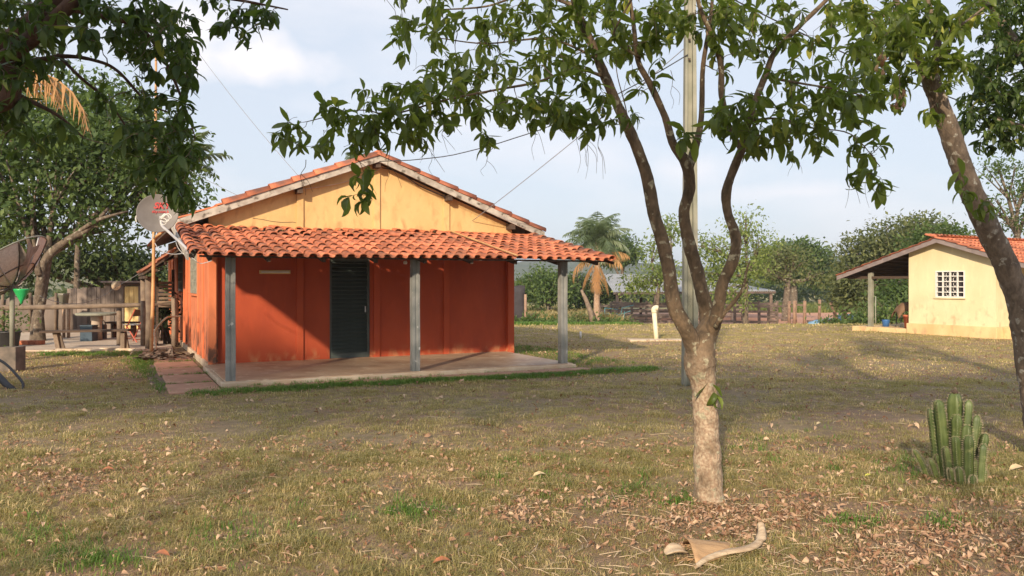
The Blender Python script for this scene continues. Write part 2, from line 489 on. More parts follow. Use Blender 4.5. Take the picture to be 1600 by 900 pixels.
class MB:
    def __init__(s):
        s.v = []
        s.f = []

    def add(s, vs, fs):
        b = len(s.v)
        s.v += [tuple(p) for p in vs]
        s.f += [tuple(i + b for i in f) for f in fs]
        return s

    def box(s, c, size, rot=None):
        hx, hy, hz = size[0] / 2, size[1] / 2, size[2] / 2
        pts = [Vector((x, y, z)) for z in (-hz, hz) for y in (-hy, hy) for x in (-hx, hx)]
        if rot is not None:
            pts = [rot @ p for p in pts]
        c = Vector(c)
        return s.add([p + c for p in pts],
                     [(0, 2, 3, 1), (4, 5, 7, 6), (0, 1, 5, 4), (2, 6, 7, 3), (0, 4, 6, 2), (1, 3, 7, 5)])

    def bx(s, x0, x1, y0, y1, z0, z1):
        return s.box(((x0 + x1) / 2, (y0 + y1) / 2, (z0 + z1) / 2), (abs(x1 - x0), abs(y1 - y0), abs(z1 - z0)))

    def bar(s, a, b, w, h=None, up=Vector((0, 0, 1))):
        a, b = Vector(a), Vector(b)
        h = h or w
        d = (b - a)
        L = d.length
        x = d.normalized()
        if abs(x.dot(up)) > 0.98:
            up = Vector((0, 1, 0))
        y = up.cross(x).normalized()
        z = x.cross(y)
        rot = Matrix((x, y, z)).transposed()
        return s.box((a + b) / 2, (L, w, h), rot)

    def tube(s, pts, rad, seg=8, cap=True, bumpy=0.0, seed=0):
        pts = [Vector(p) for p in pts]
        n = len(pts)
        if isinstance(rad, (int, float)):
            rad = [rad] * n
        t = [(pts[min(i + 1, n - 1)] - pts[max(i - 1, 0)]).normalized() for i in range(n)]
        u = t[0].orthogonal().normalized()
        vs = []
        for i in range(n):
            if i:
                q = t[i - 1].rotation_difference(t[i])
                u = (q @ u)
                u = (u - t[i] * u.dot(t[i])).normalized()
            w = t[i].cross(u)
            for k in range(seg):
                a = 2 * math.pi * k / seg
                dirv = u * math.cos(a) + w * math.sin(a)
                r = rad[i]
                if bumpy:
                    q = pts[i] + dirv * r
                    r *= 1 + bumpy * (mnoise.noise(q * 8 + Vector((seed, 0, 0))) + 0.6 * mnoise.noise(q * 24) + 0.3 * mnoise.noise(q * 60)) * 1.2
                vs.append(pts[i] + dirv * r)
        fs = []
        for i in range(n - 1):
            for k in range(seg):
                k2 = (k + 1) % seg
                fs.append((i * seg + k, i * seg + k2, (i + 1) * seg + k2, (i + 1) * seg + k))
        if cap:
            fs.append(tuple(reversed(range(seg))))
            fs.append(tuple((n - 1) * seg + k for k in range(seg)))
        return s.add(vs, fs)

    def lathe(s, prof, seg=16, c=(0, 0, 0), rot=None):
        c = Vector(c)
        vs = []
        for r, z in prof:
            for k in range(seg):
                a = 2 * math.pi * k / seg
                p = Vector((r * math.cos(a), r * math.sin(a), z))
                if rot is not None:
                    p = rot @ p
                vs.append(p + c)
        fs = []
        for i in range(len(prof) - 1):
            for k in range(seg):
                k2 = (k + 1) % seg
                fs.append((i * seg + k, i * seg + k2, (i + 1) * seg + k2, (i + 1) * seg + k))
        fs.append(tuple(reversed(range(seg))))
        fs.append(tuple((len(prof) - 1) * seg + k for k in range(seg)))
        return s.add(vs, fs)

    def prism(s, outline, y0, y1):
        """outline of (x, z) points pushed through from y0 to y1"""
        n = len(outline)
        vs = [(x, y0, z) for x, z in outline] + [(x, y1, z) for x, z in outline]
        fs = [tuple(range(n)), tuple(reversed(range(n, 2 * n)))]
        for i in range(n):
            j = (i + 1) % n
            fs.append((i, i + n, j + n, j))
        return s.add(vs, fs)

    def mesh(s, name, mat, smooth=False):
        me = bpy.data.meshes.new(name)
        me.from_pydata(s.v, [], s.f)
        me.materials.append(mat)
        if smooth:
            me.polygons.foreach_set('use_smooth', [True] * len(me.polygons))
        me.update()
        return me

    def build(s, name, mat, parent=None, smooth=False, bevel=0.0, loc=None):
        me = s.mesh(name, mat, smooth)
        o = bpy.data.objects.new(name, me)
        COL.objects.link(o)
        if parent is not None:
            o.parent = parent
        if loc is not None:
            o.location = loc
        if bevel:
            b = o.modifiers.new('bevel', 'BEVEL')
            b.width = bevel
            b.segments = 2
            b.limit_method = 'ANGLE'
        return o


def inst(name, me, parent, loc, rot=None, scale=None):
    o = bpy.data.objects.new(name, me)
    COL.objects.link(o)
    o.parent = parent
    o.location = loc
    if rot is not None:
        if isinstance(rot, Quaternion):
            o.rotation_mode = 'QUATERNION'
            o.rotation_quaternion = rot
        else:
            o.rotation_euler = rot
    if scale is not None:
        o.scale = scale
    return o


def spline(pts, rad=None, sub=5):
    """Catmull-Rom through points (and radii)"""
    pts = [Vector(p) for p in pts]
    n = len(pts)
    out, ro = [], []
    for i in range(n - 1):
        p0, p1, p2, p3 = pts[max(i - 1, 0)], pts[i], pts[i + 1], pts[min(i + 2, n - 1)]
        for k in range(sub):
            t = k / sub
            out.append(0.5 * ((2 * p1) + (p2 - p0) * t + (2 * p0 - 5 * p1 + 4 * p2 - p3) * t * t +
                              (3 * p1 - p0 - 3 * p2 + p3) * t ** 3))
            if rad:
                ro.append(rad[i] * (1 - t) + rad[i + 1] * t)
    out.append(pts[-1])
    if rad:
        ro.append(rad[-1])
        return out, ro
    return out


def merged(name, base_v, base_f, mats, mat, parent=None, rnd=None, offset=(0, 0, 0), smooth=False):
    """many copies of one small mesh (given as numpy arrays) in ONE mesh; mats is (n,4,4)"""
    base_v = np.asarray(base_v, float)
    n, nv = len(mats), len(base_v)
    bv = np.concatenate([base_v, np.ones((nv, 1))], 1)
    V = np.einsum('nij,kj->nki', mats, bv)[:, :, :3].reshape(-1, 3) - np.asarray(offset)
    sizes = np.array([len(f) for f in base_f])
    flat = np.concatenate([np.asarray(f) for f in base_f])
    idx = (np.arange(n)[:, None] * nv + flat[None, :]).reshape(-1)
    tot = np.tile(sizes, n)
    start = np.concatenate([[0], np.cumsum(tot)[:-1]])
    me = bpy.data.meshes.new(name)
    me.vertices.add(len(V))
    me.vertices.foreach_set('co', V.astype(np.float32).reshape(-1))
    me.loops.add(len(idx))
    me.loops.foreach_set('vertex_index', idx.astype(np.int32))
    me.polygons.add(len(tot))
    me.polygons.foreach_set('loop_start', start.astype(np.int32))
    me.polygons.foreach_set('loop_total', tot.astype(np.int32))
    if smooth:
        me.polygons.foreach_set('use_smooth', np.ones(len(tot), bool))
    a = me.attributes.new('rnd', 'FLOAT', 'POINT')
    if rnd is None:
        rnd = rng.random(n)
    a.data.foreach_set('value', np.repeat(rnd, nv).astype(np.float32))
    me.materials.append(mat)
    me.update(calc_edges=True)
    o = bpy.data.objects.new(name, me)
    COL.objects.link(o)
    if parent is not None:
        o.parent = parent
    return o


def frames(X, up, pos, scale):
    """stack of matrices with local x along X, z near up"""
    X = X / np.linalg.norm(X, axis=1, keepdims=True)
    Y = np.cross(up, X)
    Y /= np.linalg.norm(Y, axis=1, keepdims=True) + 1e-9
    Z = np.cross(X, Y)
    n = len(X)
    Mx = np.zeros((n, 4, 4))
    sc = np.asarray(scale, float)
    if sc.ndim == 1:
        sc = np.repeat(sc[:, None], 3, 1)
    Mx[:, :3, 0] = X * sc[:, 0:1]
    Mx[:, :3, 1] = Y * sc[:, 1:2]
    Mx[:, :3, 2] = Z * sc[:, 2:3]
    Mx[:, :3, 3] = pos
    Mx[:, 3, 3] = 1
    return Mx


def rand_dirs(n):
    v = rng.normal(size=(n, 3))
    return v / np.linalg.norm(v, axis=1, keepdims=True)


# ------------------------------------------------------------------ ground sheet
def axis(lo, hi, core_lo, core_hi, step):
    a = list(np.arange(core_lo, core_hi, step))
    s, x = step, core_hi
    while x < hi:
        a.append(x)
        s *= 1.18
        x += s
    a.append(hi)
    s, x = step, core_lo
    lowpart = []
    while True:
        s *= 1.18
        x -= s
        if x < lo:
            break
        lowpart.append(x)
    return np.array([lo] + lowpart[::-1] + a)


gx = axis(-2500, 2500, -12, 14, 0.4)
gy = axis(-300, 3500, 0, 62, 0.4)
mb = MB()
nx, ny = len(gx), len(gy)
for yy in gy:
    for xx in gx:
        z = ground(xx, yy)
        if 2 < yy < 24 and abs(xx) < 12:
            z += 0.018 * mnoise.noise(Vector((xx * 0.9, yy * 0.9, 3)))
        mb.v.append((xx, yy, z))
for j in range(ny - 1):
    for i in range(nx - 1):
        a = j * nx + i
        mb.f.append((a, a + 1, a + nx + 1, a + nx))
meta(mb.build('ground', M['ground'], smooth=True), kind='structure')


def gz(xx, yy):
    z = ground(xx, yy)
    if 2 < yy < 24 and abs(xx) < 12:
        z += 0.018 * mnoise.noise(Vector((xx * 0.9, yy * 0.9, 3)))
    return z


# far hills: a low wooded ridge right round the horizon, one sheet of its own
mb = MB()
ang = np.linspace(-75, 75, 181)
rads = [420, 520, 640, 800, 1000, 1300]
hs = [-2.5, 7, 15, 20, 24, 10]
for r_, h_ in zip(rads, hs):
    for a in ang:
        q = Vector((a * 0.11, r_ * 0.004, 5))
        n = mnoise.noise(q) + 0.35 * mnoise.noise(q * 4)
        hh = h_ * (1 + 0.45 * n) if h_ > 0 else h_
        hh += 0.9 * mnoise.noise(Vector((a * 3.1, r_ * .02, 1))) if h_ > 0 else 0
        mb.v.append((r_ * math.sin(R(a)), r_ * math.cos(R(a)), hh))
for j in range(len(rads) - 1):
    for i in range(len(ang) - 1):
        a = j * len(ang) + i
        mb.f.append((a, a + 1, a + len(ang) + 1, a + len(ang)))
meta(mb.build('hills', M['hill'], smooth=True), kind='structure')
# nearer dry slope seen left of the orange house
mb = MB()
n_ = 30
for j in range(9):
    for i in range(n_):
        x_ = -85 + i * 2.6
        y_ = 72 + j * 6
        h_ = 6.2 * math.sin(min(1, j / 6) * math.pi / 2) * math.exp(-((x_ + 52) / 22) ** 2) + 0.4 * mnoise.noise(Vector((x_ * .3, y_ * .3, 0)))
        mb.v.append((x_, y_, -1.7 + h_ + (0.0 if j else -0.5)))
for j in range(8):
    for i in range(n_ - 1):
        a = j * n_ + i
        mb.f.append((a, a + 1, a + n_ + 1, a + n_))
meta(mb.build('dry_hillside', M['dry_hill'], smooth=True), kind='structure')

# ------------------------------------------------------------------ orange house
PHI = R(26.5)
O = Vector((-4.28, 12.1, 0))
U = Vector((math.cos(PHI), math.sin(PHI), 0))
V = Vector((-math.sin(PHI), math.cos(PHI), 0))


def HW(u, v, z=0):
    return O + U * u + V * v + Vector((0, 0, z))


def hit_v(px, py, v):
    """house coordinates (u, z) of a photo pixel on the plane at depth v"""
    r = (px - 800) / F
    o = O + V * v
    u = (r * o.y - o.x) / (U.x - r * U.y)
    d = (o + U * u).y
    return u, EYE + (HOR - py) / F * d


house = empty('orange_house', O, 'orange farmhouse with ochre gable and red clay tiled porch', 'house', rz=PHI)
SL = 0.09          # porch floor height
WV = 2.85          # front wall plane
WU = 6.2           # house width
BV = 15.0          # back
RU = 3.13          # ridge
du0, du1 = 2.22, 3.03
mb = MB()
T = 0.16
mb.bx(T, du0, WV, WV + T, 0, 2.5)
mb.bx(du1, WU - T, WV, WV + T, 0, 2.5)
mb.bx(du0, du1, WV, WV + T, 2.1, 2.5)
mb.bx(du0, du1, WV, WV + T, 0, SL)
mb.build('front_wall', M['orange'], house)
# side wall with two window openings
wins = [(5.0, 6.45), (8.6, 10.2)]
mb = MB()
zt = 2.5
prev = WV
for a, b in wins:
    mb.bx(0, T, prev, a, 0, zt)
    mb.bx(0, T, a, b, 0, 1.35)
    mb.bx(0, T, a, b, 2.33, zt)
    prev = b
mb.bx(0, T, prev, BV, 0, zt)
mb.build('side_wall', M['orange_side'], house)
mb = MB()
mb.bx(WU - T, WU, WV, BV, 0, zt)
mb.bx(T, WU - T, BV - T, BV, 0, zt)
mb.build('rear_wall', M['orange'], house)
# gable
rise = (4.05 - 2.83) / 3.2


def roofz(u):
    return 4.02 - rise * abs(u - RU)


mb = MB()
mb.prism([(0, 2.5), (WU, 2.5), (WU, roofz(WU) - 0.03), (RU, roofz(RU) - 0.03), (0, roofz(0) - 0.03)], WV, WV + T)
mb.build('gable', M['gable'], house)
mb = MB()
mb.prism([(0, 2.5), (WU, 2.5), (WU, roofz(WU) - 0.03), (RU, roofz(RU) - 0.03), (0, roofz(0) - 0.03)], BV - T, BV)
mb.build('gable', M['gable'], house)
# pilasters on front wall, lower (orange) and gable (ochre)
for u, w in ((1.58, 0.13), (3.10, 0.13), (4.60, 0.13)):
    mb = MB().bx(u, u + w, WV - 0.035, WV, 0, 2.5)
    mb.build('pilaster', M['orange_trim'], house, bevel=0.006)
    mb = MB().bx(u, u + w, WV - 0.035, WV, 2.505, roofz(u) - 0.12)
    mb.build('pilaster', M['gable'], house, bevel=0.006)
mb = MB().bx(-0.02, 0.12, WV - 0.12, WV, 0, 2.5)
mb.build('pilaster', M['orange_side'], house, bevel=0.008)
mb = MB().bx(WU - 0.14, WU + 0.01, WV - 0.10, WV, 0, 2.45)
mb.build('pilaster', M['orange_trim'], house, bevel=0.008)
for v in (3.75, 4.7, 6.7, 7.6, 8.3, 10.5, 12.2, 13.6):
    mb = MB().bx(-0.035, 0, v, v + 0.12, 0, 2.5)
    mb.build('pilaster', M['orange_side'], house, bevel=0.006)
# mortar ledge at foot of side wall and crack in the gable
mb = MB().bx(-0.06, -0.001, WV - 0.1, 9, 0, 0.12)
mb.build('wall_footing', M['kerb'], house, bevel=0.01)
cr = [hit_v(*p, WV) for p in ((395, 341), (410, 343), (425, 346), (440, 347.5), (458, 347), (470, 350))]
mb = MB().tube([(u, WV - 0.001, z) for u, z in cr], 0.006, 4)
mb.build('plaster_crack', M['dark_wood'], house)
# side windows: frame, glass, bars
for a, b in wins:
    mb = MB()
    z0, z1 = 1.35, 2.33
    for q in ((a, a + 0.06, z0, z1), (b - 0.06, b, z0, z1), (a + 0.06, b - 0.06, z0, z0 + 0.06), (a + 0.06, b - 0.06, z1 - 0.06, z1)):
        mb.bx(-0.03, 0.05, q[0], q[1], q[2], q[3])
    w = mb.build('window', M['frame'], house)
    g = MB().bx(0.06, 0.07, a + .01, b - .01, z0 + .01, z1 - .01).build('pane', M['glass'], w)
    for k in range(5):
        y_ = a + (b - a) * (k + 1) / 6
        MB().bx(-0.022, 0.0, y_ - 0.012, y_ + 0.012, z0 + 0.06, z1 - 0.06).build('bar', M['frame'], w)
    for k in range(3):
        z_ = z0 + (z1 - z0) * (k + 1) / 4
        MB().bx(-0.018, 0.01, a + 0.06, b - 0.06, z_ - 0.012, z_ + 0.012).build('bar', M['frame'], w)
    MB().bx(-0.06, -0.001, a - 0.05, b + 0.05, 1.30, 1.345).build('sill', M['orange_side'], w)
# louvred door
door = MB().bx(du0, du0 + .05, WV + .03, WV + .09, SL, 2.1).bx(du1 - .05, du1, WV + .03, WV + .09, SL, 2.1) \
    .bx(du0 + .05, du1 - .05, WV + .03, WV + .09, SL, SL + 0.1).bx(du0 + .05, du1 - .05, WV + .03, WV + .09, 2.0, 2.1) \
    .bx(du0 + .05, du1 - .05, WV + .095, WV + .11, SL + .1, 2.0) \
    .build('door', M['door'], house)
sm = MB().box((0, 0, 0), (du1 - du0 - 0.102, 0.010, 0.090), Matrix.Rotation(R(-46), 3, 'X')).mesh('slat', M['door'])
for k in range(24):
    inst('slat', sm, door, ((du0 + du1) / 2, WV + .055, SL + 0.14 + k * 0.0765))
MB().box((du1 - 0.09, WV + .02, 1.05), (0.02, 0.03, 0.12)).build('handle', M['mast'], door)
# wall lamp (dead strip fitting) and bulb under the porch
u0, z0 = hit_v(405, 425, WV)
u1, _ = hit_v(453, 425, WV)
lampf = MB().bx(u0, u1, WV - 0.05, WV, z0 - 0.035, z0 + 0.035).build('strip_lamp', M['yellow_door'], house, bevel=0.008)
MB().tube([(u0 + .03, WV - .065, z0), (u1 - .03, WV - .065, z0)], 0.014, 8).build('tube', M['white_plastic'], lampf)
MB().lathe([(0.03, 0.04), (0.045, 0.0), (0.03, -0.03)], 10, HW(0, 0) * 0 + Vector((3.7, WV - 0.2, 1.98))).build('bulb', M['white_plastic'], house)
# porch floor
mb = MB().bx(-0.05, 6.05, 0.0, WV, -0.05, SL)
mb.build('porch_floor', M['slab'], house, bevel=0.012)
mb = MB().bx(-0.11, 6.08, -0.06, -0.002, -0.05, SL - 0.012).bx(-0.11, -0.052, 0.0, WV - 0.13, -0.05, SL - 0.012)
mb.build('porch_edge', M['kerb'], house, bevel=0.012)
# posts
for u, v, h in ((0.03, 0.08, 1.97), (3.0, 0.10, 1.97), (5.87, 0.08, 1.97)):
    mb = MB()
    # square post with one chamfered groove on each side
    w = 0.068
    prof = [(-w, -w), (-w * .25, -w), (-w * .2, -w * .8), (w * .2, -w * .8), (w * .25, -w), (w, -w), (w, w), (-w, w)]
    n = len(prof)
    zs = [SL, 0.6, 1.2, h]
    for i, z_ in enumerate(zs):
        for x_, y_ in prof:
            mb.v.append((u + x_ + 0.004 * math.sin(i * 2.1), v + y_, z_))
    for i in range(len(zs) - 1):
        for k in range(n):
            k2 = (k + 1) % n
            mb.f.append((i * n + k, i * n + k2, (i + 1) * n + k2, (i + 1) * n + k))
    mb.f.append(tuple((len(zs) - 1) * n + k for k in range(n)))
    mb.build('porch_post', M['concrete_post'], house, bevel=0.006)

# porch roof: v from -0.5 to WV, z from 1.99 to 2.62
PV0, PV1, PZ0, PZ1 = -0.50, WV - 0.005, 1.97, 2.61
PU0, PU1 = -0.48, 6.58
psl = math.atan2(PZ1 - PZ0, PV1 - PV0)


def pz(v):
    return PZ0 + (v - PV0) * (PZ1 - PZ0) / (PV1 - PV0)


MB().bx(-0.2, 6.3, 0.02, 0.14, 1.975, pz(0.02) - 0.075).build('beam', M['dark_wood'], house)
MB().bar((-0.45, -0.34, pz(-0.34) - 0.03), (6.52, -0.34, pz(-0.34) - 0.03), 0.05, 0.03).build('batten', M['dark_wood'], house)
for k in range(9):
    v = -0.05 + k * 0.34
    MB().bar((-0.45, v, pz(v) - 0.03), (6.52, v, pz(v) - 0.03), 0.05, 0.03).build('batten', M['dark_wood'], house)
for k in range(9):
    u = -0.30 + k * 0.835
    MB().bar((u, -0.30, pz(-0.30) - 0.08), (u, WV - 0.02, pz(WV) - 0.08), 0.05, 0.06).build('rafter', M['dark_wood'], house)


def tile_mesh(name, w, L, mat, h=0.052, th=0.014):
    """interlocking clay tile: rounded hump running into a flat pan; lower end at y=0"""
    prof = []
    for k in range(6):
        a = math.pi * k / 5
        prof.append((-w * 0.5 + w * 0.33 * (1 - math.cos(a)), h * math.sin(a) ** 0.8 if 0 < k < 5 else 0))
    prof += [(w * 0.30, -0.008), (w * 0.44, -0.006), (w * 0.53, 0.012)]
    vs = []
    n = len(prof)
    for yy, lift, wd in ((0, 0.030, 1.04), (L, 0.004, 0.93)):
        for x, z in prof:
            vs.append((x * wd, yy, z * (1.0 if yy == 0 else 0.85) + lift))
        for x, z in prof:
            vs.append((x * wd, yy, z * (1.0 if yy == 0 else 0.85) + lift - th))
    f = []
    for i in range(n - 1):
        f.append((i, i + 1, 2 * n + i + 1, 2 * n + i))
        f.append((n + i + 1, n + i, 3 * n + i, 3 * n + i + 1))
        f.append((i, n + i, n + i + 1, i + 1))
    m = MB()
    m.add(vs, f)
    return m


tw = (PU1 - PU0) / 36
NR = 9
rowstep = (math.hypot(PV1 - PV0, PZ1 - PZ0)) / NR
tm = [tile_mesh('roof_tile', tw, rowstep * 1.12, M['tile']).mesh('roof_tile', M['tile'], True),
      tile_mesh('roof_tile', tw * .98, rowstep * 1.14, M['tile_dark'], 0.05).mesh('roof_tile', M['tile_dark'], True)]
for m_ in tm:
    m_.polygons.foreach_set('use_smooth', [True, False, False] * (len(m_.polygons) // 3))
top_m = []
for r_ in range(NR):
    for c in range(36):
        s_ = r_ * rowstep
        v = PV0 + s_ * math.cos(psl)
        z = PZ0 + s_ * math.sin(psl)
        u = PU0 + tw * (c + 0.5) + random.uniform(-.006, .006)
        yaw = random.gauss(0, 0.02)
        dv = random.uniform(-0.012, 0.012)
        lift = 0.0
        # the disturbed patches near the wall: slipped and lifted tiles
        if r_ >= 6 and (c in (7, 8, 9, 10, 14, 15, 19, 20, 24) or random.random() < 0.06):
            yaw += random.uniform(-0.22, 0.22)
            lift = random.uniform(0.0, 0.03)
            dv += random.uniform(-0.06, 0.04)
        z += lift - 0.018 * math.sin(c / 35 * math.pi * 2.2) * 0.6
        dark = random.random() < (0.10 + (0.08 if r_ > 4 else 0) + (0.22 if c > 33 else 0) + (0.12 if c < 2 else 0))
        if r_ < NR - 1:
            inst('roof_tile', tm[1 if dark else 0], house, (u, v + dv, z), (psl + random.gauss(0, .012), random.gauss(0, .03), yaw))
        else:
            top_m.append(np.array(Matrix.Translation((u, v + dv, z)) @ Matrix.Rotation(yaw, 4, 'Z') @ Matrix.Rotation(psl, 4, 'X')))
tb = tile_mesh('t', tw, rowstep * 0.95, M['tile'])
o = merged('upper_tiles', tb.v, tb.f, np.array(top_m), M['tile_many'], house)
o['kind'] = 'stuff'


def cap_mesh(name, r, L, mat, seg=6):
    m = MB()
    vs, f = [], []
    n = seg + 1
    for yy, rr, lift in ((0, r * 1.05, 0.012), (L, r * 0.88, -0.002)):
        for q in (rr, rr - 0.014):
            for k in range(n):
                a = math.pi * k / seg
                vs.append((-q * math.cos(a), yy, q * math.sin(a) + lift))
    for i in range(seg):
        f.append((i, i + 1, 2 * n + i + 1, 2 * n + i))
        f.append((n + i + 1, n + i, 3 * n + i, 3 * n + i + 1))
        f.append((i, n + i, n + i + 1, i + 1))
        f.append((2 * n + i, 2 * n + i + 1, 3 * n + i + 1, 3 * n + i))
    m.add(vs, f)
    return m.mesh(name, mat, True)


cm = cap_mesh('rake_tile', 0.085, 0.40, M['tile'])
cmd = cap_mesh('rake_tile', 0.085, 0.40, M['tile_dark'])
for side, u in ((0, PU0 - 0.03), (1, PU1 + 0.0)):
    for k in range(9):
        s_ = k * rowstep
        inst('rake_tile', cmd if (side == 1 and k > 1) or random.random() < .15 else cm, house,
             (u + random.uniform(-.008, .008), PV0 + s_ * math.cos(psl) + .01, PZ0 + s_ * math.sin(psl) + 0.015), (psl, 0, random.gauss(0, .03)))
# mortar strip beside the left rake
MB().bar((PU0 - 0.14, PV0, PZ0 - 0.02), (PU0 - 0.14, PV1, PZ1 - 0.02), 0.03, 0.09).build('rake_board', M['grey_wood'], house)
MB().bar((PU1 + 0.09, PV0 + .1, PZ0 - 0.03), (PU1 + 0.09, PV1, PZ1 - 0.03), 0.03, 0.05).build('rake_board', M['dark_wood'], house)

# main roof
UE0, UE1 = -0.60, 6.86
FV = WV - 0.28
mb = MB()
th = 0.05
for a, b in ((UE0, RU), (RU, UE1)):
    pass
mb.prism([(UE0, roofz(UE0)), (RU, roofz(RU)), (UE1, roofz(UE1)), (UE1, roofz(UE1) + th), (RU, roofz(RU) + th), (UE0, roofz(UE0) + th)], FV + 0.03, BV + .2)
mb.build('roof_deck', M['dark_wood'], house)
# fascia boards under the verge
for a, b in ((UE0, RU), (UE1, RU)):
    za, zb = roofz(a), roofz(b)
    m = MB()
    e = 0.0
    m.prism([(a, za - 0.055), (b, zb - 0.055), (b, zb + 0.085), (a, za + 0.085)] if a < b else
            [(b, zb - 0.055), (a, za - 0.055), (a, za + 0.085), (b, zb + 0.085)], FV - 0.01, FV + 0.025)
    m.build('fascia_board', M['grey_wood'], house, bevel=0.004)
# purlin ends under the overhang
for u in (UE0 + .3, 1.6, RU, 4.66, UE1 - .75):
    MB().bx(u - .05, u + .05, FV + 0.03, WV + .02, roofz(u) - 0.16, roofz(u) - 0.045).build('purlin', M['dark_wood'], house)
# verge tiles, laid along the slope
rsl = math.atan(rise)
Lr = math.hypot(RU - UE0, roofz(RU) - roofz(UE0))
vt = cap_mesh('verge_tile', 0.105, 0.50, M['tile'])
nv_ = 9
for side in (0, 1):
    for k in range(nv_):
        s_ = k * Lr / nv_
        if side == 0:
            # left slope: the two lowest tiles are gone and show the bare board
            if k in (0, 1):
                continue
            pos = (UE0 + s_ * math.cos(rsl), FV + 0.06, roofz(UE0) + 0.075 + s_ * math.sin(rsl))
            rot = Matrix.Rotation(-math.pi / 2, 3, 'Z') @ Matrix.Rotation(rsl, 3, 'X')
        else:
            pos = (UE1 - s_ * math.cos(rsl), FV + 0.06, roofz(UE1) + 0.075 + s_ * math.sin(rsl))
            rot = Matrix.Rotation(math.pi / 2, 3, 'Z') @ Matrix.Rotation(rsl, 3, 'X')
        q = rot.to_quaternion() @ Quaternion((0, 0, 1), random.gauss(0, 0.03))
        inst('verge_tile', vt, house, pos, q)
MB().tube([(RU, FV + .0, roofz(RU) + .1), (RU, BV, roofz(RU) + .1)], 0.09, 8).build('ridge_tiles', M['tile_many'], house, True)
# slope tiles behind the verge (out of sight from the lawn): one mass
ms = []
for side in (-1, 1):
    for i in range(10):
        for j in range(57):
            s_ = i * Lr / 10
            v = FV + 0.28 + j * 0.21
            u = RU + side * (3.73 - s_ * math.cos(rsl))
            z = roofz(u) + 0.07
            rot = Matrix.Rotation(-side * -math.pi / 2, 4, 'Z') @ Matrix.Rotation(rsl, 4, 'X')
            ms.append(np.array(Matrix.Translation((u, v, z)) @ rot))
tb = tile_mesh('t', 0.21, Lr / 10 * 1.1, M['tile'])
o = merged('main_roof_tiles', tb.v, tb.f, np.array(ms), M['tile_many'], house)
o['kind'] = 'stuff'
# lean-to on the far side wall
LV0, LV1 = 7.5, 12.0
mb = MB()
a0, a1, a2, a3 = Vector((-0.95, LV0, 1.75)), Vector((-0.02, LV0, 2.45)), Vector((-0.02, LV1, 2.45)), Vector((-0.95, LV1, 1.75))
n_ = Vector((0, 0, 0.05))
mb.add([a0, a1, a2, a3, a0 + n_, a1 + n_, a2 + n_, a3 + n_],
       [(0, 1, 2, 3), (7, 6, 5, 4), (0, 4, 5, 1), (2, 6, 7, 3), (1, 5, 6, 2), (0, 3, 7, 4)])
lt = mb.build('lean_to_roof', M['dark_wood'], house)
ms = []
for i in range(3):
    for j in range(21):
        t = i / 3
        u = -0.95 + 0.93 * t
        ms.append(np.array(Matrix.Translation((u, LV0 + .1 + j * .21, 1.75 + .7 * t + .06)) @ Matrix.Rotation(-math.pi / 2, 4, 'Z') @ Matrix.Rotation(math.atan2(.7, .93), 4, 'X')))
tb = tile_mesh('t', 0.21, 0.43, M['tile'])
o = merged('lean_to_tiles', tb.v, tb.f, np.array(ms), M['tile_dark'], house)
o['kind'] = 'stuff'
for k in range(5):
    t = k / 4
    MB().bx(-0.93 + .85 * t, -0.86 + .85 * t, LV0 + .02, LV1, 1.67 + .66 * t, 1.735 + .66 * t).build('batten', M['dark_wood'], house)
MB().tube([(-0.82, 7.75, 0), (-0.81, 7.76, 0.9), (-0.83, 7.75, 1.72)], [0.085, 0.08, 0.082], 10, bumpy=0.06).build('porch_post', M['rail_wood'], house, True)
MB().tube([(-0.8, 11.7, 0), (-0.82, 11.7, 1.72)], 0.08, 10, bumpy=0.06).build('porch_post', M['rail_wood'], house, True)
# stacked timber offcuts under the lean-to
for k in range(7):
    MB().box((-0.42 + random.uniform(-.02, .02), 9.0, 1.0 + k * 0.095), (0.32, 0.5, 0.06)).build('shelf_board', M['rail_wood'], house)
MB().bx(-0.62, -0.57, 8.8, 9.2, 0, 1.72).build('shelf_upright', M['dark_wood'], house)
MB().bx(-0.25, -0.20, 8.8, 9.2, 0, 1.9).build('shelf_upright', M['dark_wood'], house)

# path slabs beside and in front of the porch
pth = MB().bx(-1.05, 6.6, -0.62, -0.13, -0.06, 0.004).bx(-1.05, -0.13, -0.128, 6.6, -0.06, 0.004).build('path', M['mulch'])
pth.location = O
pth.rotation_euler = (0, 0, PHI)
pth['kind'] = 'structure'
cuts = [-0.55, 0.62, 1.9, 3.05, 4.3, 5.5]
for i in range(len(cuts) - 1):
    w0 = -0.98 + 0.03 * math.sin(i * 2)
    MB().bx(w0 + .12, -0.15, cuts[i] + .05, cuts[i + 1] - .05, -0.04, 0.03).build('paving_slab', M['path'], pth, bevel=0.012)
cuts = [-0.15, 1.1, 2.4, 3.7, 5.0, 6.2]
for i in range(len(cuts) - 1):
    MB().bx(cuts[i] + .02, cuts[i + 1] - .02, -0.42 + .02 * math.sin(i), -0.13, -0.04, 0.026).build('paving_slab', M['path'], pth, bevel=0.012)

# stick lying on the porch roof
p0 = P(705, 366, 15.4)
ua, za = hit_v(705, 367, 2.4)
ub, zb = hit_v(805, 421, -0.55)
st = MB().tube([HW(ua, 2.5, pz(2.5) + .10), HW((ua + ub) / 2, 0.95, pz(.95) + .10), HW(ub, -0.62, pz(-.55) + .085)], 0.017, 6).build('bamboo_stick', M['bamboo'])
meta(st, 'thin pale bamboo stick lying slantwise on the tiled porch roof', 'stick')


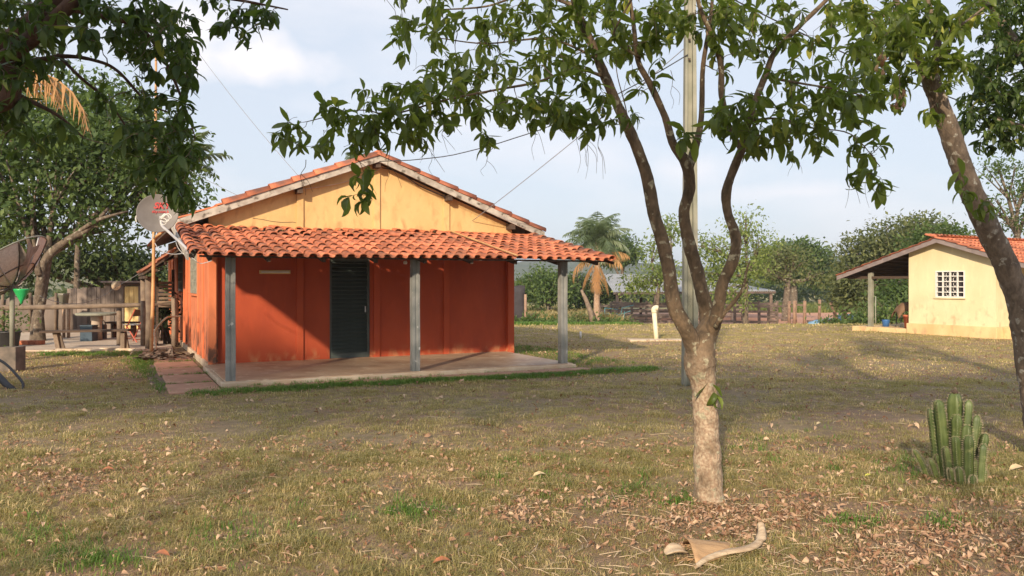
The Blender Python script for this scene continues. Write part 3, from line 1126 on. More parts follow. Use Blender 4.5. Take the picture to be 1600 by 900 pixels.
# ------------------------------------------------------------------ near trees
def leaf_mesh(bend=0.35, fold=0.18, w=0.17):
    """leaf of length 1 along +x, folded on its midrib and drooping"""
    st = [(0, 0.02), (0.18, 0.62), (0.42, 1.0), (0.68, 0.85), (0.88, 0.42), (1.0, 0.0)]
    vs, f = [], []
    ang = 0.15
    x = z = 0.0
    px_ = 0
    for i, (t, k) in enumerate(st):
        dt = t - px_
        px_ = t
        x += dt * math.cos(ang)
        z += dt * math.sin(ang)
        ang -= bend * dt * 2.4
        vs += [(x, -w * k, z + fold * w * k * 2), (x, 0, z), (x, w * k, z + fold * w * k * 2)]
    for i in range(len(st) - 1):
        a = i * 3
        f += [(a, a + 1, a + 4, a + 3), (a + 1, a + 2, a + 5, a + 4)]
    return vs, f


LEAVES = [leaf_mesh(0.35, 0.18, 0.165), leaf_mesh(0.75, 0.45, 0.14), leaf_mesh(-0.1, 0.12, 0.18), leaf_mesh(1.2, 0.6, 0.15)]


def in_frame(p):
    if p[1] < 0.5:
        return False
    x = 800 + p[0] / p[1] * F
    y = HOR - (p[2] - EYE) / p[1] * F
    return -10 < x < 1610 and -10 < y < 910


def near_tree(name, label, base, limbs, clusters, leafmat, barkmat, leaf_len, per=7, bare=0.0, droop=0.5, n_parts=300, bend_twigs=0.15, seg=12):
    root = empty(name, base, label, 'tree')
    base = Vector(base)
    nodes = []
    for k, (kind, pts, rad) in enumerate(limbs):
        p, r = spline(pts, rad, 12 if k < 6 else 5)
        amp = 0.05 if kind == 'trunk' else 0.06
        MB().tube([q - base for q in p], r, 20 if rad[0] > 0.03 else 7, bumpy=0.095, seed=k).build(kind, barkmat, root, True)
        for i, q in enumerate(p):
            if kind == 'branch':
                nodes.append((q, r[i]))
    pts = [n[0] for n in nodes]
    arr = np.array([tuple(p) for p in pts])
    rads = [n[1] for n in nodes]
    targets = []
    for cx, cy, rx, ry, n, d0, dr in clusters:
        for _ in range(n):
            while True:
                a, b = random.uniform(-1, 1), random.uniform(-1, 1)
                if a * a + b * b < 1:
                    break
            targets.append(P(cx + a * rx, cy + b * ry, d0 + random.uniform(-dr, dr)))
    T_ = np.array([tuple(t) for t in targets])
    dmin = np.array([np.min(np.linalg.norm(arr - t, axis=1)) for t in T_])
    tw_mb = MB()
    Lpos, Ldir, Lup, Ls, Lv = [], [], [], [], []
    for ti in np.argsort(dmin):
        e = Vector(T_[ti])
        dd = np.linalg.norm(arr - T_[ti], axis=1) + 0.15 * (arr[:, 2] > e.z + 0.2)
        j = int(np.argmin(dd))
        s = Vector(arr[j])
        L = (e - s).length
        if L < 0.03:
            continue
        mid = (s + e) / 2 + Vector((random.uniform(-1, 1), random.uniform(-1, 1), random.uniform(0.0, 1.2))) * L * bend_twigs
        m1 = s.lerp(mid, 0.55) + Vector((random.uniform(-1, 1), random.uniform(-1, 1), random.uniform(-.5, 1))) * L * 0.06
        m2 = mid.lerp(e, 0.5) + Vector((random.uniform(-1, 1), random.uniform(-1, 1), random.uniform(-.5, 1))) * L * 0.06
        path = [s, m1, mid, m2, e]
        r0 = min(rads[j] * 0.8, 0.003 + 0.009 * L)
        tw_mb.tube([q - base for q in path], [r0, r0 * .85, r0 * .7, r0 * .5, 0.0016], 5, cap=False)
        arr = np.concatenate([arr, np.array([tuple(m1), tuple(mid), tuple(m2), tuple(e)])])
        rads += [r0 * .8, r0 * .65, r0 * .5, 0.003]
        if random.random() < bare:
            continue
        axis_ = (e - m2).normalized()
        k_ = int(per * random.uniform(0.7, 1.3))
        for q in range(k_):
            t = 1 - (q / k_) * 0.9
            pt = m2.lerp(e, t) if t > 0.35 else mid.lerp(m2, t / .35)
            a = q * 2.4 + random.uniform(-.4, .4)
            o1 = axis_.orthogonal().normalized()
            o2 = axis_.cross(o1)
            rad_ = o1 * math.cos(a) + o2 * math.sin(a)
            dr_ = (axis_ * 0.35 + rad_ * 0.9 + Vector((0, 0, -1)) * random.uniform(droop * .5, droop * 1.9))
            dr_.normalize()
            up = (Vector((0, 0, 1)) + Vector((random.gauss(0, .45), random.gauss(0, .45), 0)) + rad_ * 0.3)
            Lpos.append(tuple(pt))
            Ldir.append(tuple(dr_))
            Lup.append(tuple(up))
            Ls.append(leaf_len * (random.uniform(0.45, 1.3) if random.random() < .8 else random.uniform(.3, .6)))
            Lv.append(random.randrange(4))
    tw = tw_mb.build('twigs', M['twig'], root, True)
    tw['kind'] = 'stuff'
    Lpos, Ldir, Lup, Ls, Lv = map(np.array, (Lpos, Ldir, Lup, Ls, Lv))
    Mx = frames(Ldir, Lup, Lpos, Ls)
    size = Ls / np.maximum(0.5, Lpos[:, 1])
    vis = np.array([in_frame(p) for p in Lpos])
    score = np.where(vis, size, -1)
    order = np.argsort(-score)
    big = set(order[:n_parts].tolist()) if n_parts else set()
    lm = []
    for vs, fs in LEAVES:
        m = MB().add(vs, fs).mesh('leaf', leafmat, True)
        lm.append(m)
    for i in order[:n_parts]:
        mt = Matrix(Mx[i].tolist())
        loc, q, s = mt.decompose()
        inst('leaf', lm[int(Lv[i])], root, loc - base, q, s)
    rest = np.array([i for i in range(len(Ls)) if i not in big])
    for k, (vs, fs) in enumerate(LEAVES):
        sel = rest[Lv[rest] == k]
        if len(sel) == 0:
            continue
        if k == 0:
            allm = []
        allm.append((vs, fs, sel))
    # one foliage mesh: join the four leaf shapes
    objs = []
    for vs, fs, sel in allm:
        objs.append(merged('foliage', vs, fs, Mx[sel], leafmat, root, offset=tuple(base), smooth=True))
    # join data
    join(objs, 'foliage')
    return root


def join(objs, name):
    """merge several merged() meshes into the first, keeping the rnd attribute"""
    vs, li, lt_, rn = [], [], [], []
    base = 0
    for o in objs:
        me = o.data
        a = np.zeros(len(me.vertices) * 3, np.float32)
        me.vertices.foreach_get('co', a)
        vs.append(a)
        l = np.zeros(len(me.loops), np.int32)
        me.loops.foreach_get('vertex_index', l)
        li.append(l + base)
        t = np.zeros(len(me.polygons), np.int32)
        me.polygons.foreach_get('loop_total', t)
        lt_.append(t)
        r_ = np.zeros(len(me.vertices), np.float32)
        me.attributes['rnd'].data.foreach_get('value', r_)
        rn.append(r_)
        base += len(me.vertices)
    mat = objs[0].data.materials[0]
    par = objs[0].parent
    for o in objs:
        me = o.data
        bpy.data.objects.remove(o)
        bpy.data.meshes.remove(me)
    V_, L_, T_, R_ = map(np.concatenate, (vs, li, lt_, rn))
    me = bpy.data.meshes.new(name)
    me.vertices.add(len(V_) // 3)
    me.vertices.foreach_set('co', V_)
    me.loops.add(len(L_))
    me.loops.foreach_set('vertex_index', L_)
    me.polygons.add(len(T_))
    me.polygons.foreach_set('loop_start', np.concatenate([[0], np.cumsum(T_)[:-1]]).astype(np.int32))
    me.polygons.foreach_set('loop_total', T_)
    me.polygons.foreach_set('use_smooth', np.ones(len(T_), bool))
    a = me.attributes.new('rnd', 'FLOAT', 'POINT')
    a.data.foreach_set('value', R_)
    me.materials.append(mat)
    me.update(calc_edges=True)
    o = bpy.data.objects.new(name, me)
    COL.objects.link(o)
    o.parent = par
    o['kind'] = 'stuff'
    return o


D = 5.85
S = D / F      # metres per photo pixel at the main tree
base_main = Vector((P(1107, 0, D).x, D, 0))


def L(pts, kind='branch'):
    """pts: (px, py, depth, width in px)"""
    k = 1.0 if kind == 'trunk' else .63
    return (kind, [P(a, b, c) for a, b, c, w in pts], [w * k * c / F / 2 for a, b, c, w in pts])


main_limbs = [
    L([(1108, 796, D, 74), (1108, 784, D, 54), (1107, 765, D, 45), (1105, 700, D, 41), (1102, 640, D, 38), (1099, 595, D, 41), (1094, 572, D, 52), (1093, 556, D, 50),
       (1098, 540, D, 42), (1104, 522, D + .04, 36), (1112, 500, D + .06, 28)], 'trunk'),
    L([(1090, 560, D, 50), (1080, 530, D - .06, 40), (1066, 503, D - .1, 40), (1054, 478, D - .1, 38), (1046, 430, D - .1, 33), (1036, 380, D - .1, 32), (1022, 335, D - .1, 31),
       (1013, 285, D - .1, 30), (995, 230, D - .1, 27), (972, 180, D - .1, 26), (950, 130, D - .1, 24), (925, 70, D - .1, 22), (900, 10, D - .1, 19),
       (880, -70, D - .1, 15), (850, -150, D - .1, 9)]),
    L([(1106, 520, D + .05, 40), (1104, 490, D + .1, 36), (1098, 460, D + .1, 34), (1088, 420, D + .15, 32), (1074, 370, D + .15, 31), (1069, 330, D + .15, 27), (1078, 290, D + .15, 29),
       (1072, 255, D + .15, 29), (1052, 225, D + .15, 21), (1038, 180, D + .15, 17), (1015, 130, D + .15, 16), (997, 95, D + .15, 13), (990, 40, D + .15, 11), (975, -60, D + .2, 7)]),
    L([(1076, 262, D + .15, 26), (1088, 225, D + .25, 18), (1096, 180, D + .3, 14), (1098, 110, D + .3, 12), (1105, 60, D + .3, 10), (1112, 10, D + .35, 8), (1120, -80, D + .4, 5)]),
    L([(1108, 530, D + .02, 34), (1118, 500, D - .05, 34), (1124, 470, D - .1, 30), (1130, 440, D - .12, 28), (1146, 405, D - .15, 29), (1150, 370, D - .15, 27), (1138, 335, D - .15, 21),
       (1135, 300, D - .15, 24), (1148, 260, D - .15, 21), (1162, 225, D - .15, 20), (1168, 190, D - .15, 18), (1195, 120, D - .15, 16), (1212, 80, D - .15, 14), (1250, 40, D - .15, 12), (1300, -10, D - .15, 10), (1350, -80, D - .2, 6)]),
    L([(1160, 235, D - .1, 16), (1140, 200, D, 14), (1128, 150, D, 16), (1126, 100, D, 14), (1112, 55, D, 13), (1092, 5, D, 11), (1080, -80, D, 7)]),
    L([(1118, 510, D - .1, 13), (1135, 485, D - .2, 11), (1150, 468, D - .25, 10), (1162, 448, D - .3, 8), (1166, 425, D - .3, 5), (1172, 408, D - .3, 3)]),
    L([(948, 122, D - .1, 9), (900, 108, D - .2, 7), (840, 128, D - .3, 6.5), (777, 140, D - .4, 6), (700, 155, D - .5, 5), (613, 178, D - .5, 4), (560, 172, D - .5, 3), (480, 190, D - .5, 2.2)]),
    L([(935, 95, D, 8), (900, 75, D + .2, 6), (850, 60, D + .3, 5), (760, 68, D + .3, 4), (690, 60, D + .3, 2.5)]),
    L([(900, 10, D, 10), (830, -10, D + .3, 7), (760, 10, D + .4, 5), (690, 15, D + .4, 3)]),
    L([(1195, 120, D - .1, 9), (1250, 130, D - .3, 6), (1310, 140, D - .3, 4), (1350, 150, D - .3, 2.5)]),
    L([(1165, 190, D - .1, 8), (1215, 185, D - .4, 5), (1270, 200, D - .5, 4), (1330, 210, D - .6, 3), (1375, 260, D - .6, 2)]),
    L([(985, 215, D, 3.5), (978, 170, D, 3), (965, 120, D, 2.5), (962, 90, D, 2)]),
    L([(1000, 90, D + .1, 8), (960, 60, D - .1, 6), (975, 20, D - .1, 5), (1000, -20, D - .1, 4)]),
]
main_cl = [
    (560, 185, 60, 45, 22, D - .5, .35), (480, 205, 45, 35, 11, D - .5, .3), (560, 235, 25, 45, 8, D - .5, .15),
    (640, 170, 60, 45, 22, D - .5, .35), (560, 300, 30, 20, 4, D - .5, .1),
    (700, 150, 60, 50, 34, D - .3, .45), (660, 60, 45, 60, 16, D + .1, .5), (740, 60, 70, 65, 38, D + .2, .6),
    (830, 60, 80, 70, 38, D + .2, .6), (745, 215, 28, 20, 5, D - .4, .2), (650, 205, 35, 20, 7, D - .5, .2),
    (800, 160, 55, 40, 22, D - .3, .4), (865, 175, 55, 30, 16, D - .4, .35), (905, 150, 45, 45, 16, D - .3, .4),
    (930, 190, 20, 20, 6, D - .4, .2), (910, 50, 70, 60, 36, D + .2, .6), (1000, 30, 80, 45, 44, D + .1, .6),
    (1010, 100, 40, 50, 10, D + .3, .4), (975, 185, 18, 18, 3, D - .3, .2), (1090, 25, 70, 40, 34, D + .3, .5),
    (1075, 215, 22, 18, 6, D - .1, .15), (1150, 80, 55, 40, 12, D + .2, .4), (1150, 175, 40, 35, 20, D - .4, .3),
    (1170, 215, 30, 20, 9, D - .4, .2), (1210, 170, 45, 60, 17, D - .3, .4), (1260, 130, 50, 45, 15, D - .4, .4),
    (1250, 215, 50, 40, 17, D - .4, .4), (1300, 180, 50, 40, 13, D - .5, .4), (1340, 150, 40, 40, 12, D - .5, .4),
    (1350, 235, 35, 50, 10, D - .6, .3), (1360, 285, 25, 18, 4, D - .6, .2), (1220, 40, 80, 50, 28, D, .5),
    (1330, 50, 60, 50, 14, D, .5), (1390, 60, 50, 50, 10, D, .5), (1330, 110, 40, 40, 9, D - .2, .4),
    (1120, 622, 5, 4, 1, D - .1, .01),
    (700, -60, 140, 60, 40, D + .3, .9), (950, -60, 170, 60, 50, D + .2, 1.0), (1200, -60, 150, 60, 45, D + .1, 1.0),
    (850, -170, 170, 60, 36, D + .2, 1.0), (1100, -180, 180, 60, 36, D + .1, 1.0),
]
for px, py, ln, w in ((478, 250, 55, 1.2), (610, 230, 70, 1.0), (668, 215, 60, 1.1), (655, 210, 45, .9), (760, 235, 40, .9), (838, 160, 90, 1.1), (905, 175, 95, 1.0), (925, 190, 90, 1.0), (912, 190, 70, .9), (940, 195, 85, 1.1),
                      (1290, 200, 50, 1.0), (1325, 255, 70, 1.1), (1345, 240, 85, .9), (1240, 235, 40, .9), (1180, 20, 70, 1.2), (1275, 60, 60, 1.0), (985, 95, 60, .9), (1048, 110, 60, 1.0), (700, 190, 50, 1.0), (560, 250, 60, 1.0)):
    x_, pts_h = px, []
    for q in range(6):
        pts_h.append((x_, py + ln * q / 5, D - .3 + random.uniform(-.05, .05), w * (1.6 - q * .2)))
        x_ += random.uniform(-7, 7)
    main_limbs.append(L(pts_h, 'hanging_twig'))
    main_limbs.append(L([pts_h[2], (pts_h[2][0] + random.uniform(8, 14), pts_h[2][1] + ln * .2, D - .3, w), (pts_h[2][0] + random.uniform(10, 22), pts_h[2][1] + ln * .5, D - .3, w * .7)], 'hanging_twig'))
near_tree('broadleaf_tree', 'forked tree with pale lichened trunk standing in the foreground lawn', base_main, main_limbs, main_cl,
          M['leaf_main'], M['bark_main'], 0.138, per=8, bare=0.12)

# left tree: trunk just outside the left edge, boughs hanging into the picture
DL = 4.6
bl = Vector((-8.6, 4.0, 0))
left_limbs = [
    ('trunk', [Vector((-8.6, 4.0, -.05)), Vector((-8.5, 4.0, .8)), Vector((-8.1, 4.1, 1.8)), Vector((-7.6, 4.2, 2.5))], [0.20, 0.16, 0.14, 0.13]),
    ('branch', [Vector((-7.65, 4.2, 2.4)), Vector((-5.6, 4.45, 2.9)), P(-60, 110, DL), P(0, 75, DL), P(60, 25, DL), P(115, -20, DL), P(200, -110, DL)], [.10, .08, .065, .058, .05, .042, .02]),
    ('branch', [Vector((-7.65, 4.2, 2.35)), Vector((-5.6, 4.3, 2.7)), P(-60, 170, DL - .2), P(10, 92, DL - .2), P(60, 52, DL - .2), P(105, 12, DL - .2), P(150, -40, DL - .2)], [.08, .06, .05, .045, .042, .038, .02]),
    ('branch', [Vector((-5.6, 4.45, 2.9)), P(-30, 105, DL + .3), P(40, 98, DL + .3), P(100, 88, DL + .3), P(150, 95, DL + .3), P(185, 112, DL + .3), P(230, 160, DL + .3), P(262, 175, DL + .3)], [.05, .03, .02, .013, .011, .010, .007, .004]),
    ('branch', [P(90, 85, DL + .3), P(125, 120, DL + .3), P(170, 160, DL + .4), P(205, 210, DL + .4)], [.012, .010, .008, .004]),
    ('branch', [P(100, 10, DL), P(160, 25, DL), P(220, 45, DL + .1), P(260, 100, DL + .1), P(290, 170, DL + .1), P(305, 215, DL)], [.03, .018, .014, .010, .007, .003]),
    ('branch', [P(120, -20, DL), P(220, -30, DL + .2), P(320, -10, DL + .3), P(400, 5, DL + .3), P(450, 15, DL + .3)], [.03, .02, .014, .008, .004]),
    ('branch', [P(-40, 120, DL + .2), P(30, 150, DL + .1), P(90, 180, DL), P(130, 215, DL)], [.03, .016, .010, .004]),
]
left_cl = [
    (30, 25, 60, 45, 36, DL - .1, .5), (100, 20, 60, 40, 34, DL, .5), (20, 110, 45, 50, 32, DL, .5), (170, 30, 55, 45, 44, DL, .5), (10, 170, 35, 40, 20, DL, .3),
    (235, 40, 50, 60, 38, DL + .1, .5), (70, 90, 50, 30, 14, DL + .2, .4), (20, 210, 35, 55, 10, DL, .3), (80, 215, 30, 40, 7, DL, .2),
    (200, 75, 30, 40, 10, DL + .2, .3), (280, 60, 40, 60, 22, DL + .2, .4), (235, 120, 30, 60, 16, DL + .2, .3), (255, 185, 45, 40, 24, DL + .1, .4),
    (285, 120, 25, 40, 8, DL + .1, .3), (225, 225, 38, 40, 22, DL + .1, .4), (275, 235, 32, 45, 22, DL, .35), (195, 205, 25, 40, 9, DL + .3, .3),
    (290, 225, 15, 20, 6, DL, .2), (285, 290, 18, 34, 11, DL, .2), (245, 265, 34, 22, 12, DL, .2), (180, 150, 30, 30, 5, DL + .3, .3),
    (340, 15, 35, 25, 9, DL + .3, .3), (400, 18, 45, 18, 13, DL + .3, .3), (385, 50, 20, 22, 5, DL + .3, .2), (305, 100, 15, 15, 3, DL, .1),
    (60, -70, 140, 60, 40, DL, .8), (260, -70, 130, 60, 34, DL, .8), (-120, 60, 80, 120, 40, DL, .8), (100, -180, 200, 60, 40, DL, .8),
]
near_tree('broadleaf_tree', 'dark leaved tree whose red brown boughs hang in from the upper left corner', bl, left_limbs, left_cl,
          M['leaf_left'], M['bark_left'], 0.108, per=7, bare=0.06, droop=0.7)

# right tree: leaning trunk
DR = 7.4
xr = P(1625, 0, DR).x
br = Vector((xr, DR, 0))
right_limbs = [
    ('trunk', [Vector((xr + .02, DR, -.05)), P(1617, 640, DR), P(1606, 570, DR), P(1597, 500, DR), P(1578, 430, DR), P(1545, 360, DR), P(1518, 300, DR),
               P(1497, 245, DR), P(1478, 190, DR), P(1460, 140, DR), P(1446, 105, DR)],
     [x * DR / F / 2 for x in (46, 35, 34, 34, 34, 35, 33, 31, 29, 27, 26)]),
    L([(1450, 118, DR, 26), (1430, 80, DR, 20), (1418, 45, DR, 17), (1400, 0, DR, 15), (1380, -80, DR, 10)]),
    L([(1456, 118, DR, 26), (1465, 75, DR + .1, 19), (1462, 40, DR + .1, 18), (1448, 0, DR + .1, 16), (1440, -90, DR + .1, 10)]),
    L([(1420, 60, DR, 8), (1390, 30, DR - .2, 6), (1340, 10, DR - .2, 4)]),
    L([(1464, 60, DR, 8), (1500, 40, DR - .2, 6), (1540, 10, DR - .2, 4)]),
]
right_cl = [
    (1400, 40, 50, 40, 34, DR - .2, .5), (1440, 30, 40, 35, 24, DR, .5), (1370, 80, 40, 40, 22, DR - .3, .5), (1425, 95, 30, 30, 14, DR - .3, .3),
    (1475, 60, 35, 45, 20, DR - .2, .4), (1490, 100, 25, 25, 9, DR - .2, .3), (1330, 30, 40, 40, 16, DR - .2, .5), (1395, 140, 30, 30, 10, DR - .3, .3),
    (1460, 175, 14, 12, 3, DR - .25, .05), (1510, 290, 14, 18, 4, DR - .25, .05), (1535, 320, 14, 14, 3, DR - .25, .05), (1500, 125, 25, 14, 4, DR - .3, .2),
    (1400, -60, 130, 60, 40, DR, 1.0), (1540, -50, 90, 60, 26, DR, .9), (1520, 20, 40, 20, 10, DR, .5),
]
near_tree('broadleaf_tree', 'leaning brown trunked tree rising along the right edge of the picture', br, right_limbs, right_cl,
          M['leaf_main'], M['bark_right'], 0.16, per=8, bare=0.06)

# dense dark tree filling the upper right corner
DQ = 9.5
xq = P(1760, 0, DQ).x
bq = Vector((xq, DQ, 0))
q_limbs = [
    ('trunk', [Vector((xq, DQ, -.05)), Vector((xq - .02, DQ, 1.2)), Vector((xq - .1, DQ, 2.3)), P(1725, 250, DQ)], [.2, .17, .15, .13]),
    ('branch', [P(1730, 270, DQ), P(1660, 180, DQ), P(1600, 90, DQ), P(1555, 20, DQ), P(1530, -20, DQ), P(1515, -90, DQ)], [.11, .08, .06, .05, .04, .02]),
    ('branch', [P(1730, 290, DQ), P(1660, 240, DQ - .2), P(1600, 200, DQ - .2), P(1550, 185, DQ - .2)], [.08, .05, .03, .01]),
    ('branch', [P(1740, 260, DQ), P(1720, 120, DQ), P(1690, 0, DQ), P(1680, -100, DQ)], [.11, .09, .07, .03]),
]
q_cl = [
    (1565, 100, 50, 55, 100, DQ, .7), (1590, 40, 45, 50, 80, DQ, .7), (1545, 160, 45, 35, 60, DQ, .5), (1590, 190, 40, 45, 70, DQ, .5),
    (1510, 190, 20, 20, 8, DQ - .1, .3), (1550, 215, 40, 22, 16, DQ, .4), (1535, 30, 40, 35, 24, DQ, .5), (1560, -40, 80, 50, 40, DQ, .8),
    (1680, 100, 60, 120, 70, DQ, .8), (1700, 230, 60, 40, 24, DQ, .8),
]
near_tree('broadleaf_tree', 'dense dark green tree filling the upper right corner behind the leaning trunk', bq, q_limbs, q_cl,
          M['leaf_dense'], M['bark_right'], 0.135, per=9, bare=0.0, droop=0.4)

# hanging dry leaf bunches in the main tree (dead brown clusters)
for px, py, d, n in ((1405, 152, 5.6, 8), (1378, 98, 5.6, 6), (948, 182, 5.7, 3)):
    p0 = P(px, py - 8, d)
    Lp = np.array([tuple(p0 + Vector((random.gauss(0, .02), random.gauss(0, .02), random.uniform(-.09, .03)))) for _ in range(n)])
    Ld = np.array([(random.gauss(0, .25), random.gauss(0, .25), -1.0) for _ in range(n)])
    mx_ = frames(Ld, rand_dirs(n), Lp, np.full(n, 0.09))
    rt = empty('dry_leaf_bunch', p0, {1405: 'larger of two rusty dead leaf bunches hanging in the foreground tree, lower',
                                     1378: 'rusty dead leaf bunch hanging higher and left of the larger bunch',
                                     948: 'small rusty dead leaf bunch hanging beside the left fork of the foreground tree'}[px], 'dead leaves')
    lmesh = MB().add(*LEAVES[3]).mesh('leaf', M['litter'], True)
    for i in range(n):
        loc, q, s = Matrix(mx_[i].tolist()).decompose()
        inst('leaf', lmesh, rt, loc - p0, q, s)
    MB().tube([(0, 0, .12), (0.005, 0, 0.05), (0, 0, -.03)], 0.003, 5).build('stem', M['twig'], rt)


# ------------------------------------------------------------------ background trees
DIA = ([(0, 0, 0), (0.5, -0.24, 0.05), (1, 0, 0), (0.5, 0.24, 0.05)], [(0, 1, 2), (0, 2, 3)])


def bg_tree(name, label, base, blobs, leaf, n, mat, trunk, group=None, clump=0.45, per=14, bark_=None, shell=0.55, cat='tree', limb_r=0.45):
    """blobs: (x, y, z, rx, ry, rz) relative to base; trunk: list of (x,y,z,r) relative"""
    root = empty(name, base, label, cat, group)
    mb = MB()
    pts, rd = spline([t[:3] for t in trunk], [t[3] for t in trunk], 4)
    mb.tube(pts, rd, 9, bumpy=0.08)
    mb.build('trunk', bark_ or M['bark_bg'], root, True)
    top = Vector(trunk[-1][:3])
    r0 = trunk[-1][3]
    lb = MB()
    for b in blobs:
        c = Vector(b[:3])
        mid = top.lerp(c, 0.5) + Vector((random.uniform(-.3, .3), random.uniform(-.3, .3), random.uniform(-.2, .3))) * (c - top).length * 0.4
        p_, r_ = spline([top, mid, c, c + Vector((0, 0, b[5] * .5))], [r0 * .8, r0 * .55, r0 * .3, r0 * .08], 4)
        lb.tube(p_, r_, 6)
        for _ in range(5):
            dv = Vector(rand_dirs(1)[0])
            e = c + Vector((dv.x * b[3], dv.y * b[4], abs(dv.z) * b[5])) * 0.85
            m_ = mid.lerp(e, 0.5) + Vector((0, 0, 0.1 * b[5]))
            lb.tube(spline([mid, m_, e], sub=3), [r0 * .35, r0 * .3, r0 * .25, r0 * .2, r0 * .15, r0 * .1, r0 * .04], 5)
    lb.build('limbs', bark_ or M['bark_bg'], root, True)
    vol = np.array([b[3] * b[4] * b[5] for b in blobs]) ** 0.67
    prob = vol / vol.sum()
    nc = max(8, n // per)
    bi = rng.choice(len(blobs), nc, p=prob)
    B = np.array(blobs)[bi]
    dirs = rand_dirs(nc)
    rr = shell + (1 - shell) * rng.random(nc)
    rr *= 1 + 0.12 * rng.normal(size=nc)
    C = B[:, :3] + dirs * B[:, 3:6] * rr[:, None]
    keep = rng.random(nc) < 0.9
    C, dirs = C[keep], dirs[keep]
    nc = len(C)
    idx = np.repeat(np.arange(nc), per)
    pos = C[idx] + rng.normal(size=(len(idx), 3)) * clump * np.array([1, 1, .55])
    X = rand_dirs(len(idx)) * 0.8 + dirs[idx] * 0.4 + np.array([0, 0, -0.35])
    up = rand_dirs(len(idx)) * 0.7 + dirs[idx] * 0.4 + np.array([0, 0, 0.8])
    sc = leaf * rng.uniform(0.6, 1.3, len(idx))
    crn = np.clip(rng.random(nc) * 0.55, 0, 1)[idx] + rng.random(len(idx)) * 0.42
    merged('crown', *DIA, frames(X, up, pos, sc), mat, root, rnd=np.clip(crn, 0, 0.99))
    return root


def frond(mb_r, lv, base, az, el, length, droop, n=24, ll=0.5, width=0.035, hang=0.4):
    """palm frond: rachis tube into mb_r, leaflets into lv list"""
    pts = []
    p = Vector(base)
    a = el
    step = length / 8
    for i in range(9):
        pts.append(p.copy())
        p = p + Vector((math.cos(az) * math.cos(a), math.sin(az) * math.cos(a), math.sin(a))) * step
        a -= droop / 8 * (0.6 + i * 0.12)
    mb_r.tube(pts, [0.022 * (1 - i / 10) * length / 2 + .004 for i in range(9)], 5)
    sp = spline(pts, sub=6)
    side = Vector((-math.sin(az), math.cos(az), 0))
    m = len(sp)
    for i in range(n):
        t = 0.15 + 0.85 * i / n
        k = min(m - 2, int(t * (m - 1)))
        c = sp[k]
        tan = (sp[k + 1] - c).normalized()
        l_ = ll * (math.sin(min(1, t * 1.05) * math.pi) * 0.7 + 0.35)
        for s in (-1, 1):
            d = (side * s * random.uniform(.7, 1.1) + tan * random.uniform(.5, .9) + Vector((0, 0, -hang * random.uniform(.5, 1.6)))).normalized()
            e = c + d * l_
            mid = c + d * l_ * 0.5 + Vector((0, 0, 0.06 * l_))
            w = tan.cross(d).cross(d).normalized() * width * 0.5
            w2 = tan * width * .5
            lv.add([c - w2, c + w2, mid + w2, mid - w2, e + Vector((0, 0, -l_ * .12))], [(0, 1, 2, 3), (3, 2, 4)])


def palm(name, label, base, trunk_pts, trunk_r, nf, length, ll, spec=None, group=None, dry=(), droop=1.5, hang=0.4, dry_drop=0.0, low=60):
    root = empty(name, base, label, 'palm tree', group)
    if trunk_pts:
        p_, r_ = spline(trunk_pts, trunk_r, 6)
        r_ = [r * (1 + .05 * (i % 2)) for i, r in enumerate(r_)]
        MB().tube(p_, r_, 10, bumpy=.05).build('trunk', M['palm_bark'], root, True)
        top = Vector(trunk_pts[-1])
    else:
        top = Vector((0, 0, 0))
    for k in range(nf):
        az = k * 2.39996 + random.uniform(-.2, .2)
        el = R(88 - low * (k / nf)) + random.uniform(-.1, .1)
        r_ = MB()
        lv = MB()
        frond(r_, lv, top, az, el, length * random.uniform(.8, 1.1), droop * random.uniform(.8, 1.2), 30, ll, 0.06, hang)
        r_.add(lv.v, lv.f)
        r_.build('frond', M['frond'], root, False)
    for (az, el, ln, dr) in dry:
        r_ = MB()
        lv = MB()
        frond(r_, lv, top - Vector((0, 0, dry_drop)), az, el, ln, dr, 26, ll, 0.05, 1.2)
        r_.add(lv.v, lv.f)
        r_.build('dry_frond', M['dry_frond'], root, False)
    return root


# palm in the field right of the porch
b = GD(932, 48)
H = 48 / F
palm('palm_tree', 'grey green palm with pale trunk and hanging dead fronds beside the corral', b,
     [(0, 0, 0), (0.02, 0, 1.6), (0.05, 0, 3.3), (0.0, 0, 5.0)], [0.22, 0.18, 0.17, 0.15], 38, 2.3, 0.75, droop=1.5, hang=.5, low=105, dry_drop=1.1,
     dry=[(R(190), R(5), 2.3, 2.3), (R(170), R(-50), 2.0, .7), (R(-10), R(-60), 2.2, .5), (R(-80), R(-70), 2.0, .3), (R(250), R(-65), 1.9, .4), (R(-5), R(40), 2.2, 1.6), (R(-30), R(25), 2.0, 1.9)])
# coconut palms behind the orange house, only the crown tips show
b = GD(572, 34)
palm('palm_tree', 'palm whose fine crown tip shows above the gable peak of the orange house', b,
     [(0, 0, 0), (0.05, 0, 3), (0, 0, 6.3)], [0.2, 0.16, 0.12], 14, 1.5, 0.5, droop=1.3)
b = GD(528, 36)
palm('palm_tree', 'small palm tip just showing over the left roof slope of the orange house', b,
     [(0, 0, 0), (0.05, 0, 3), (0, 0, 5.8)], [0.2, 0.16, 0.12], 9, 0.9, 0.35, droop=1.3)
b = GD(285, 24)
palm('palm_tree', 'palm behind the satellite dish, frond tips poking past the left tree', b,
     [(0, 0, 0), (0.05, 0, 2.5), (0, 0, 5.0)], [0.2, 0.16, 0.12], 12, 1.5, 0.5, droop=1.6)
